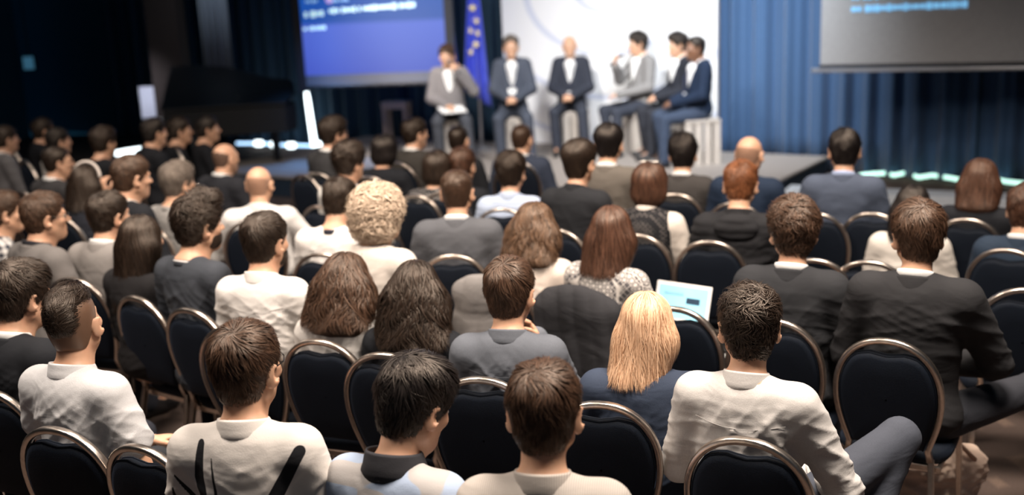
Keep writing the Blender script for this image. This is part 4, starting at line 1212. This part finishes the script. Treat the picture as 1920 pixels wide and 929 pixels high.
def held_mic(i, side, label):
    T, J, zc, by, ch, HM, HT = PEOPLE[i]; a = J[side]
    M = T.matrix_basis
    w_ = Vector(a['wr']) + Vector(a['d']).normalized() * 0.06
    o = thing('microphone', M @ w_, 0, label, 'microphone')
    tg = M @ Vector((0, 0.14, zc - 0.06)) - M @ w_
    o.rotation_euler = tg.to_track_quat('Z', 'Y').to_euler()
    m = MB(); m.tube([(0, 0, -0.09), (0, 0, 0.08)], [0.011, 0.016], 10); m.build('handle', plain('mic_black', (0.01, 0.01, 0.012), 0.4), o, True)
    m = MB(); m.tube([(0, 0, 0.08), (0, 0, 0.10), (0, 0, 0.125), (0, 0, 0.135)], [0.018, 0.026, 0.022, 0.006], 12); m.build('grille', plain('mic_grille', (0.12, 0.12, 0.13), 0.4, 0.8), o, True)
held_mic(0, 'L', 'black microphone held by the panel speaker with papers'); held_mic(3, 'R', 'black microphone held by the panel speaker in light grey jacket')
T, J, zc, by, ch, HM, HT = PEOPLE[0]
m = MB(); m.box((0, 0, 0), (0.30, 0.22, 0.008), Matrix.Rotation(rad(-14), 3, 'X')); o = m.build('papers', plain('paper_sheet', (0.85, 0.85, 0.85), 0.6)); o.location = T.matrix_basis @ Vector((-0.02, 0.33, 0.62)); o.rotation_euler = (0, 0, rad(by + 20))
tag(o, 'sheaf of white papers on the lap of the panel speaker in grey', 'papers')

# ---------------------------------------------------------------- the audience
def prints(V, zc):
    """where the black printed shapes lie on the cream jacket"""
    x, z = V[:, 0], V[:, 2] - zc
    f = np.full(len(V), -1.0, np.float32)
    for a, b, w1, w2 in (((-0.095, -0.16), (-0.105, -0.25), 0.010, 0.015), ((-0.105, -0.25), (-0.09, -0.36), 0.015, 0.012), ((-0.062, -0.19), (-0.055, -0.33), 0.002, 0.006),
                         ((-0.185, -0.255), (-0.12, -0.34), 0.003, 0.012), ((-0.12, -0.34), (-0.15, -0.52), 0.025, 0.05), ((-0.20, -0.30), (-0.19, -0.50), 0.004, 0.02),
                         ((0.165, -0.185), (0.075, -0.34), 0.016, 0.019), ((0.075, -0.34), (0.0, -0.50), 0.019, 0.02)):
        a = np.array(a); b = np.array(b); d = b - a
        t = np.clip(((x - a[0]) * d[0] + (z - a[1]) * d[1]) / (d @ d), 0, 1)
        dd = np.hypot(x - a[0] - t * d[0], z - a[1] - t * d[1])
        f = np.maximum(f, (w1 + (w2 - w1) * t - dd) / 0.008)
    return np.clip(f + 0.5, 0, 1) * (V[:, 1] < 0.02)
AG = None
JK = (0.030, 0.031, 0.035); BLK = (0.008, 0.009, 0.012); CREAM = (0.62, 0.57, 0.52); NAV = (0.012, 0.028, 0.055)
# front rows, from the far left to the right
person(12, 262, 46, -70, 'person in grey suit jacket at the picture edge beside the black-clad far left row', hair='short', hc='dark', top=(0.13, 0.125, 0.13), kind='suit', q=0)
person(82, 246, 40, -75, 'person in black on the far left, highest of the heads behind the balding man', hair='short', hc='dark', top=BLK, kind='jacket', q=0)
person(110, 266, 46, -70, 'person in white shirt leaning behind the bald man with glasses', hair='short', hc='black', top=(0.55, 0.52, 0.48), kind='shirt', q=0)
person(195, 268, 52, -50, 'dark-haired person in black top looking over the short bright light bar', hair='full', hc='dark', top=BLK, kind='tee', q=0)
person(290, 250, 51, -60, 'black-haired person in black with light bar on the left, seen in half profile', hyaw=-62, hair='short', hc='black', top=BLK, kind='jacket', q=0)
person(338, 246, 43, -75, 'person in black before the piano, left one of the two side-on faces', hyaw=-85, hair='short', hc='dark', top=BLK, kind='tee', q=0)
person(390, 243, 46, -75, 'person in black before the piano, right one of the two side-on faces', hyaw=-85, hair='short', hc='black', top=BLK, kind='tee', q=0)
person(108, 305, 58, -55, 'balding person in dark grey jacket with glasses, side-on to the right', hyaw=-78, hair='crop', hc='dark', top=(0.035, 0.034, 0.036), kind='suit', q=0, glasses=True, wide=1.08)
person(162, 342, 66, -40, 'person with white headband raising a phone in both hands', hyaw=-30, hair='long', hc='dark', fem=True, length=0.06, top=(0.02, 0.022, 0.03), kind='tee', sleeve=0.5,
       arms=dict(R=dict(el=(0.24, 0.20, -0.10), wr=(0.15, 0.30, 0.16), d=(-0.2, 0.15, 0.95), n=(0.3, -0.9, 0.1), curl=38), L=dict(el=(0.22, 0.16, -0.14), wr=(0.06, 0.26, 0.08), d=(0.1, 0.1, 0.95), n=(0.2, -0.9, 0), curl=45)))
person(423, 297, 58, -45, 'bald person in black suit with head turned right, behind the piano row', hyaw=-52, hair='fringe', hc='stubble', top=(0.018, 0.019, 0.024), kind='suit', q=0, wide=1.1)
person(486, 346, 70, -12, 'bald person in white long-sleeved shirt with arms spread', hyaw=-20, hair='fringe', hc='stub', top=(0.66, 0.64, 0.62), kind='shirt', wide=1.16, belly=0.02,
       arms=dict(L=dict(el=(0.33, 0.06, -0.22), wr=(0.16, 0.27, -0.34)), R=dict(el=(0.31, 0.06, -0.24))))
person(245, 334, 84, -55, 'brown-haired person in dark jacket with wide white collar, face turned to the right', hyaw=-66, pitch=-4, hair='short', hc='brown', top=BLK, kind='suit', collar=(0.62, 0.6, 0.57))
person(334, 344, 69, -45, 'person with greying brown hair in grey t-shirt behind the curly-haired man', hyaw=-55, hair='full', hc='grey', top=(0.28, 0.27, 0.26), kind='tee', sleeve=0.5)
person(625, 252, 57, -50, 'person in dark grey suit with glasses, sitting right of the light tube', hyaw=-62, hair='full', hc='dark', top=(0.035, 0.035, 0.037), kind='suit', q=0, glasses=True)
person(655, 306, 67, -40, 'person with curly dark hair in white shirt before the one in dark grey suit', hyaw=-48, hair='curly', hc='dark', top=(0.68, 0.66, 0.63), kind='shirt', q=0)
person(722, 282, 58, -25, 'black-haired person in black top under the side table', hyaw=-30, hair='bob', hc='black', fem=True, top=BLK, kind='tee', q=0)
person(777, 252, 54, -30, 'brown-haired person in charcoal jacket turned right, in front of the side table', hyaw=-58, hair='short', hc='dark', top=(0.038, 0.034, 0.030), kind='suit', wide=1.12, q=0)
person(860, 264, 50, -20, 'person in black suit with small bald spot, below the panel speaker with papers', hyaw=-28, hair='thin', hc='dark', top=(0.012, 0.013, 0.016), kind='suit', q=0)
person(822, 316, 58, -30, 'person with reddish dark hair in patterned black top, arm bent', hyaw=-30, hair='bob', hc='dark', fem=True, top=(0.02, 0.02, 0.022), kind='sweater', tex='lace', tex2=(0.34, 0.31, 0.29), q=0)
person(868, 312, 45, -25, 'brown-haired person half hidden behind the man in grey jacket', hair='short', hc='auburn', top=BLK, kind='tee', q=0)
person(978, 262, 54, -10, 'person in slate blue suit with white collar and thin hair on top, below the panel', hyaw=-30, hair='thin', hc='brown', top=(0.035, 0.045, 0.072), kind='suit', wide=1.12, q=0)
person(958, 325, 70, -12, 'dark-haired person in pale blue shirt', hyaw=-18, hair='full', hc='dark', top=(0.40, 0.47, 0.60), kind='shirt', tex='hstripe', tex2=(0.34, 0.40, 0.52), q=1)
person(1086, 306, 78, -25, 'person with medium brown hair in black jacket, before the bowl-haired person in grey-brown', hyaw=-32, hair='bowl', hc='dark', fem=True, top=(0.014, 0.015, 0.018), kind='jacket')
person(1142, 272, 70, -15, 'person with smooth black bowl-shaped hair in grey-brown jacket', hyaw=-10, hair='bowl', hc='black', top=(0.115, 0.10, 0.085), kind='suit')
person(1219, 346, 74, -18, 'person with dark auburn bob and sunglasses on the head, black lace vest over cream sleeves', ch=(1195, 442), hair='bob', hc='auburn', fem=True, top=(0.60, 0.54, 0.48), kind='jacket', vest=((0.010, 0.010, 0.012), 'lace', (0.10, 0.09, 0.085)))
person(1281, 290, 68, -10, 'black-haired person in charcoal suit, below the right end of the panel', hyaw=-6, hair='full', hc='black', top=(0.042, 0.038, 0.036), kind='suit', pants=(0.02, 0.02, 0.02))
person(1405, 290, 72, -15, 'bald person in navy suit seated behind the red-haired person', hyaw=-20, hair='fringe', hc='stub', top=(0.010, 0.020, 0.042), kind='suit', collar=(0.3, 0.38, 0.6), wide=1.05)
person(1388, 348, 78, -8, 'red-haired person in black hooded puffer jacket', ch=(1333, 455), hyaw=-8, pitch=-8, hair='short', hc='red', top=(0.014, 0.014, 0.016), kind='puffer', wide=1.1, collar=(0.6, 0.6, 0.6))
person(1584, 284, 80, -4, 'black-haired person in blue-grey suit jacket sitting before the blue curtain', ch=(1530, 402), hyaw=2, hair='short', hc='black', top=(0.060, 0.075, 0.110), kind='suit', wide=1.08, collar=(0.35, 0.42, 0.6))
person(1712, 388, 82, -10, 'person with smooth black hair in cream blouse, hidden behind the man in black suit', ch=(1640, 402), hair='long', hc='black', fem=True, length=0.06, top=(0.58, 0.54, 0.49), kind='tee')
person(1838, 338, 80, -8, 'person with long auburn hair in black top, in front of the right rope light', ch=(1815, 413), hair='long', hc='auburn', fem=True, length=0.02, top=BLK, kind='tee')
person(1925, 395, 90, -12, 'brown-haired person in navy jacket cut by the right picture edge', hair='short', hc='auburn', top=(0.016, 0.028, 0.048), kind='suit')
# middle rows
person(8, 400, 76, -75, 'brown-haired person in black and white plaid shirt at the left edge', hyaw=-80, hair='short', hc='brown', top=(0.60, 0.58, 0.56), kind='shirt', tex='plaid', tex2=(0.02, 0.025, 0.04))
person(84, 408, 87, -60, 'brown-haired person with glasses in grey suit, side-on beside the plaid shirt', hyaw=-76, hair='short', hc='brown', top=(0.135, 0.125, 0.12), kind='suit', glasses=True, collar=(0.02, 0.02, 0.025))
person(204, 406, 86, -40, 'dark-haired person in light grey suit jacket with white collar', hyaw=-55, hair='short', hc='dark', top=(0.21, 0.195, 0.185), kind='suit')
person(268, 450, 98, -54, 'person with very long dark straight hair in dark top', ch=(255, 560), hyaw=-45, hair='long', hc='dark', fem=True, length=0.21, top=(0.012, 0.011, 0.012), kind='tee')
person(372, 424, 108, -48, 'person with tall curly dark quiff and beard in dark grey t-shirt with lanyard', ch=(355, 583), hyaw=-64, hair='quiff', hc='dark', top=(0.040, 0.045, 0.055), kind='tee', sleeve=0.5, q=2, lanyard=True, beard='dark')
person(632, 378, 76, -25, 'dark-haired person in white t-shirt with black neckband, looking down', ch=(603, 478), hyaw=-38, pitch=-14, hair='short', hc='dark', top=(0.72, 0.69, 0.66), kind='tee', collar=(0.02, 0.02, 0.03), wide=1.1)
person(712, 402, 98, -35, 'person with curly pale blonde hair in cream jacket', hyaw=-50, hair='curlybob', hc='ash', fem=True, top=(0.60, 0.55, 0.50), kind='tee')
person(857, 362, 84, -8, 'short-haired person in grey suit jacket with white collar, in the middle of the hall', hyaw=-12, hair='crop', hc='brown', top=(0.085, 0.088, 0.098), kind='suit', wide=1.10)
person(1004, 425, 104, -22, 'person with long curly brown hair in cream top', ch=(930, 528), hyaw=-20, hair='wavy', hc='curlbrown', fem=True, length=0.035, vol=1.3, top=(0.66, 0.57, 0.50), kind='tee')
person(1150, 436, 104, -34, 'person with long straight brown hair in white lattice-pattern blouse', ch=(1088, 556), hyaw=-12, hair='long', hc='auburn', fem=True, length=0.06, top=(0.58, 0.54, 0.50), kind='tee', tex='lattice', tex2=(0.09, 0.085, 0.09))
person(1491, 438, 112, -12, 'person with wavy brown hair in black suit, behind the empty-backed chair row', ch=(1452, 603), hyaw=6, hair='curly', hc='brown', top=(0.021, 0.022, 0.025), kind='suit', q=2, wide=1.08)
person(1725, 446, 116, -10, 'large person in black suit with messy brown hair, seen from behind at right', ch=(1668, 641), hyaw=12, hair='full', hc='brown', top=(0.020, 0.020, 0.022), kind='suit', q=2, wide=1.16, pants=(0.03, 0.032, 0.04),
       arms=dict(R=dict(el=(0.26, 0.10, -0.27), wr=(0.12, 0.30, -0.36))), legs=dict(R=dict(kn=(0.40, 0.34, 0.60), an=(0.62, 0.60, 0.50), toe=(0.70, 0.70, 0.42))))
person(497, 455, 103, -28, 'bearded dark-haired person in white shirt behind the one in printed cream jacket', hyaw=-42, hair='short', hc='dark', top=(0.70, 0.67, 0.64), kind='shirt', q=2, beard='dark', zr=(1.06, 1.31))
person(650, 528, 122, -30, 'person with long wavy brown hair in white top', ch=(600, 642), hyaw=-32, hair='wavy', hc='brown', fem=True, length=0.05, vol=1.5, top=(0.64, 0.61, 0.58), kind='tee', q=2)
person(782, 545, 113, -24, 'person with long dark wavy hair in black jacket', hyaw=-18, hair='wavy', hc='dark', fem=True, length=0.085, vol=1.45, top=BLK, kind='jacket', q=2, sway=0.02)
person(955, 550, 122, -12, 'brown-haired person in slate grey shirt with a hand at the chin', ch=(903, 713), hyaw=-22, hair='short', hc='brown', top=(0.105, 0.115, 0.135), kind='shirt', q=2,
       arms=dict(R=dict(el=(0.20, 0.22, -0.26), wr=(0.055, 0.23, -0.03), d=(-0.45, -0.2, 0.85), n=(0.5, 0.5, 0.2), curl=45)))
# near rows
person(34, 558, 128, -48, 'dark-haired person in black suit with glasses at the left edge', ch=(-22, 735), hyaw=-58, pitch=-6, hair='full', hc='dark', top=BLK, kind='suit', q=2, glasses=True, wide=1.05)
person(150, 608, 150, -44, 'person with slicked-back undercut in white polo shirt and wristband', ch=(105, 808), hyaw=-24, pitch=8, roll=-4, hair='slick', hc='dark', top=(0.58, 0.58, 0.59), kind='polo', sleeve=0.26, q=2, pants=(0.02, 0.022, 0.026),
       arms=dict(R=dict(el=(0.25, 0.0, -0.32), wr=(0.15, 0.25, -0.36), d=(-0.2, 1, -0.05), n=(0.7, 0.1, 0.6)), L=dict(wr=(0.04, 0.33, -0.34))))
person(462, 692, 164, -20, 'brown-haired person with glasses in cream jacket printed with black stripes', hyaw=-34, pitch=2, hair='short', hc='brown', top=(0.68, 0.64, 0.60), kind='shirt', tex='mask', tex2=(0.012, 0.013, 0.016), q=2, glasses=True, wide=1.0,
       specs=prints)

person(757, 762, 168, -34, 'black-haired person with white lanyard in grey and pale blue sweater with dark collar, looking down', hyaw=-50, pitch=-20, hair='full', hc='black', top=(0.42, 0.40, 0.39), kind='sweater', tex='blocks', tex2=(0.36, 0.44, 0.58), q=2, lanyard=True, collar=(0.03, 0.03, 0.035))
person(1020, 778, 184, -8, 'brown-haired person in finely striped beige shirt, nearest to the camera in the middle', hyaw=-8, pitch=-4, hair='short', hc='brown', top=(0.34, 0.30, 0.27), kind='shirt', tex='stripe', tex2=(0.52, 0.48, 0.44), q=2)
person(1212, 612, 150, -6, 'person with long straight blonde hair in navy top, the open laptop beyond the shoulder', ch=(1130, 760), hyaw=-8, hair='blonde', hc='blonde', fem=True, length=0.06, vol=0.85, wide=1.08, sway=-0.045, top=(0.030, 0.042, 0.070), kind='tee', q=2)
person(1409, 616, 158, -14, 'dark curly-haired person in light shirt with one leg crossed, ears showing', ch=(1400, 828), hyaw=4, hair='tight', hc='dark', wr=0.006, top=(0.56, 0.54, 0.52), kind='shirt', q=2, wide=1.06, pants=(0.055, 0.062, 0.080),
       arms=dict(R=dict(el=(0.29, 0.04, -0.28), wr=(0.14, 0.30, -0.36), d=(0.3, 0.9, -0.1))), legs=dict(R=dict(kn=(0.40, 0.38, 0.74), an=(0.30, 0.20, 0.42), toe=(0.30, 0.08, 0.36))))
def who(txt):
    return next(p for p in PEOPLE if txt in p[0]['label'])
def cloth_hull(nm, prims, mat, M, label, cat, h=0.008, amp=0.006, seed=3, fr=(60, 20)):
    V, Q = solid(prims, h)
    u = V[:, 0] * fr[0] + 1.2 * np.sin(V[:, 2] * 5 + seed) + V[:, 1] * fr[1]
    n = V - V.mean(0); n[:, 2] = 0; n /= np.maximum(np.linalg.norm(n, axis=1), 1e-3)[:, None]
    V = V + n * (amp * (np.abs(np.sin(u)) - 0.4))[:, None]
    o = link(nm, mesh_np(nm, V, Q), mat); o.matrix_world = M
    return tag(o, label, cat)
def chair_M(p):
    c = p[4] if isinstance(p[4], Vector) else p[0].location
    return Matrix.Translation(c) @ Matrix.Rotation(rad(p[3]), 4, 'Z')
# coats hung over chair backs
cw = [E((0, -0.31, 0.88), (0.20, 0.055, 0.10), k=0.03), C((-0.15, -0.30, 0.86), (-0.17, -0.30, 0.52), 0.065, 0.075, k=0.05), C((0.13, -0.30, 0.86), (0.15, -0.30, 0.50), 0.07, 0.08, k=0.05),
      E((0, -0.32, 0.68), (0.19, 0.045, 0.24), k=0.04)]
cloth_hull('draped_coat', cw, fabric((0.022, 0.022, 0.025), wr=0.4), chair_M(who('lattice')), 'dark grey coat hung over the chair back of the person in lattice-pattern blouse', 'coat', amp=0.010, fr=(36, 22))
cloth_hull('draped_jacket', [E((-0.05, -0.30, 0.87), (0.16, 0.05, 0.09), k=0.03), E((-0.08, -0.30, 0.68), (0.14, 0.045, 0.22), k=0.04)], fabric((0.17, 0.16, 0.155), wr=0.4), chair_M(who('long curly brown')),
           'grey jacket hung over the chair back of the curly brown-haired person in cream', 'jacket', amp=0.008, seed=5, fr=(36, 22))
# laptop on the lap
P_ = who('lattice'); sp = dep(1274, 566, 4.75)
T = thing('laptop', sp + Vector((0, 0, -0.10)), rad(-22), 'open white laptop with a pale blue page on screen, beside the lattice-pattern blouse', 'laptop')
T.scale = (0.86,) * 3
WHP = plain('white_casing', (0.75, 0.74, 0.73), 0.4)
RT = Matrix.Rotation(rad(5), 3, 'Y') @ Matrix.Rotation(rad(-16), 3, 'X')
m = MB(); m.box(RT @ Vector((0, 0.0, 0.105)), (0.29, 0.010, 0.205), RT); m.build('screen_lid', WHP, T, bevel=0.003)
m = MB(); m.box(RT @ Vector((0, -0.007, 0.107)), (0.255, 0.002, 0.165), RT); sc_ = m.build('display', plain('lit_page', (0.25, 0.55, 0.68), 0.3, emit=0.75), T)
m = MB(); m.box(RT @ Vector((0.055, -0.0095, 0.12)), (0.07, 0.002, 0.030), RT); m.build('dark_banner', plain('dark_banner', (0.02, 0.04, 0.07), 0.4, emit=0.3), sc_)
m = MB(); m.box(RT @ Vector((-0.05, -0.0095, 0.15)), (0.10, 0.002, 0.012), RT); m.build('text_block', plain('page_text', (0.2, 0.4, 0.52), 0.4, emit=0.5), sc_)
m = MB(); m.box((0, -0.10, 0.0), (0.29, 0.20, 0.012)); m.build('keyboard_base', WHP, T, bevel=0.003)
# phone raised by the person with the headband
P_ = who('headband'); T_, J_ = P_[0], P_[1]
hp = T_.matrix_basis @ (Vector(J_['R']['wr']) + Vector((-0.03, 0.05, 0.10)))
T = thing('phone', hp, rad(P_[3]), 'dark phone with a lit blue screen held up by the person with white headband', 'phone')
m = MB(); m.box((0, 0, 0), (0.15, 0.009, 0.075)); m.build('body', plain('phone_black', (0.01, 0.01, 0.012), 0.3), T, bevel=0.003)
m = MB(); m.box((0, -0.0052, 0), (0.132, 0.001, 0.064)); m.build('display', plain('phone_glow', (0.12, 0.30, 0.75), 0.3, emit=1.6), T)
def headpart(P_, nm, mat, fn):
    tr = lambda p: Vector(map(float, P_[5] @ np.array(p, np.float32) + P_[6]))
    m = MB(); fn(m, tr); return m.build(nm, mat, P_[0], True)
headpart(who('headband'), 'headband', plain('white_band', (0.62, 0.55, 0.5), 0.7), lambda m, tr: m.tube([tr((0.098 * math.cos(a), 0.01 + 0.02 * math.sin(a), 0.03 + 0.104 * math.sin(a))) for a in [PI * k / 20 for k in range(21)]], 0.010, 8))
def sung(m, tr):
    for sx in (-1, 1): m.tube([tr((sx * 0.034 + 0.024 * math.cos(a), -0.012 + 0.02 * math.sin(a), 0.128)) for a in np.linspace(0, 2 * PI, 17)[:-1]], 0.004, 6, closed=True)
    m.tube([tr((-0.01, -0.01, 0.131)), tr((0.01, -0.01, 0.131))], 0.003, 5)
headpart(who('sunglasses'), 'sunglasses', plain('shiny_frame', (0.5, 0.48, 0.45), 0.15, 0.9), sung)
# wristband on the polo wearer, shoulder strap details
P_ = who('wristband'); a = P_[1]['R']; el, wr_ = Vector(a['el']), Vector(a['wr']); c = el.lerp(wr_, 0.88); d_ = (wr_ - el).normalized()
m = MB(); m.tube([c - d_ * 0.012, c + d_ * 0.012], 0.034, 20); m.build('wristband', plain('white_band', (0.75, 0.74, 0.73), 0.5), P_[0], True)
P_ = who('blonde hair'); zs_ = P_[1]['zs']
m = MB(); m.tube([(-0.01, -0.105, zs_ + 0.055), (-0.015, -0.135, zs_ - 0.02), (0.01, -0.15, zs_ - 0.12), (0.03, -0.145, zs_ - 0.20)], [0.010, 0.016, 0.010, 0.012], 4); m.build('tied_ribbon', fabric((0.008, 0.010, 0.016), wr=0.2), P_[0], True)
# bag and paper
g = at(1765, 905, 0.12)
V, Q = solid([E((0, 0, 0.13), (0.17, 0.11, 0.13), k=0.03), E((0.10, 0.02, 0.19), (0.10, 0.08, 0.10), k=0.03), E((-0.08, 0, 0.08), (0.13, 0.11, 0.08), k=0.03), H((0, 0, -1), 0.0, 0.01)], 0.008)
V = add_wr(V, 4, 0.020, 3.0)
T = thing('cloth_bag', (g.x, g.y, 0.0), rad(-10), 'crumpled pale pink cloth bag on the floor under a navy chair at lower right', 'bag')
link('bag_body', mesh_np('bag_body', V, Q), fabric((0.68, 0.52, 0.42), wr=0.8), T)
m = MB(); m.tube([(-0.10, -0.06, 0.18), (-0.05, -0.07, 0.30), (0.05, -0.06, 0.32), (0.12, -0.03, 0.24)], 0.010, 6); m.build('strap', fabric((0.5, 0.34, 0.26), wr=0.3), T, True)
p = at(1352, 694, 0.62); m = MB(); m.box((0, 0, 0), (0.15, 0.21, 0.004)); o = m.build('paper_sheet', plain('paper_sheet', (0.85, 0.85, 0.85), 0.6)); o.location = p; o.rotation_euler = (rad(20), 0, rad(-20))
tag(o, 'white paper sheet showing beside the neck of the dark curly-haired person in light shirt', 'paper')
# ---------------------------------------------------------------- chairs
def near_label(T):
    return 'navy banquet chair under the ' + T['label'].split(',')[0]
for (T, J, zc, by, ch, HM, HT) in PEOPLE:
    if not ch: continue
    words = ('navy banquet chair of the ' + T['label'].replace('panel ', '')).split()
    while len(words) > 16: words = words[:-1]
    while words[-1] in ('in', 'with', 'the', 'and', 'on', 'a', 'of', 'to', 'by', 'at', 'over', 'before', 'behind'): words = words[:-1]
    q_ = ch if isinstance(ch, Vector) else T.location
    put_chair(tuple(q_), rad(by), ' '.join(words[:16]).rstrip(','), CG)
for px, py, yw, lb in ((262, 842, -48, 'empty navy chair behind the arm of the person in white polo shirt'), (1265, 580, -20, 'empty navy chair right behind the open laptop'),
                       (1630, 493, -6, 'empty navy chair between the two people in black suits'), (1525, 489, -6, 'empty navy chair behind the head of the wavy-haired person in black suit'),
                       (1925, 545, 8, 'navy chair cut by the right picture edge'), (590, 326, -30, 'navy chair beside the man in dark grey suit near the light tube')):
    chair_px(px, py, yw, lb)
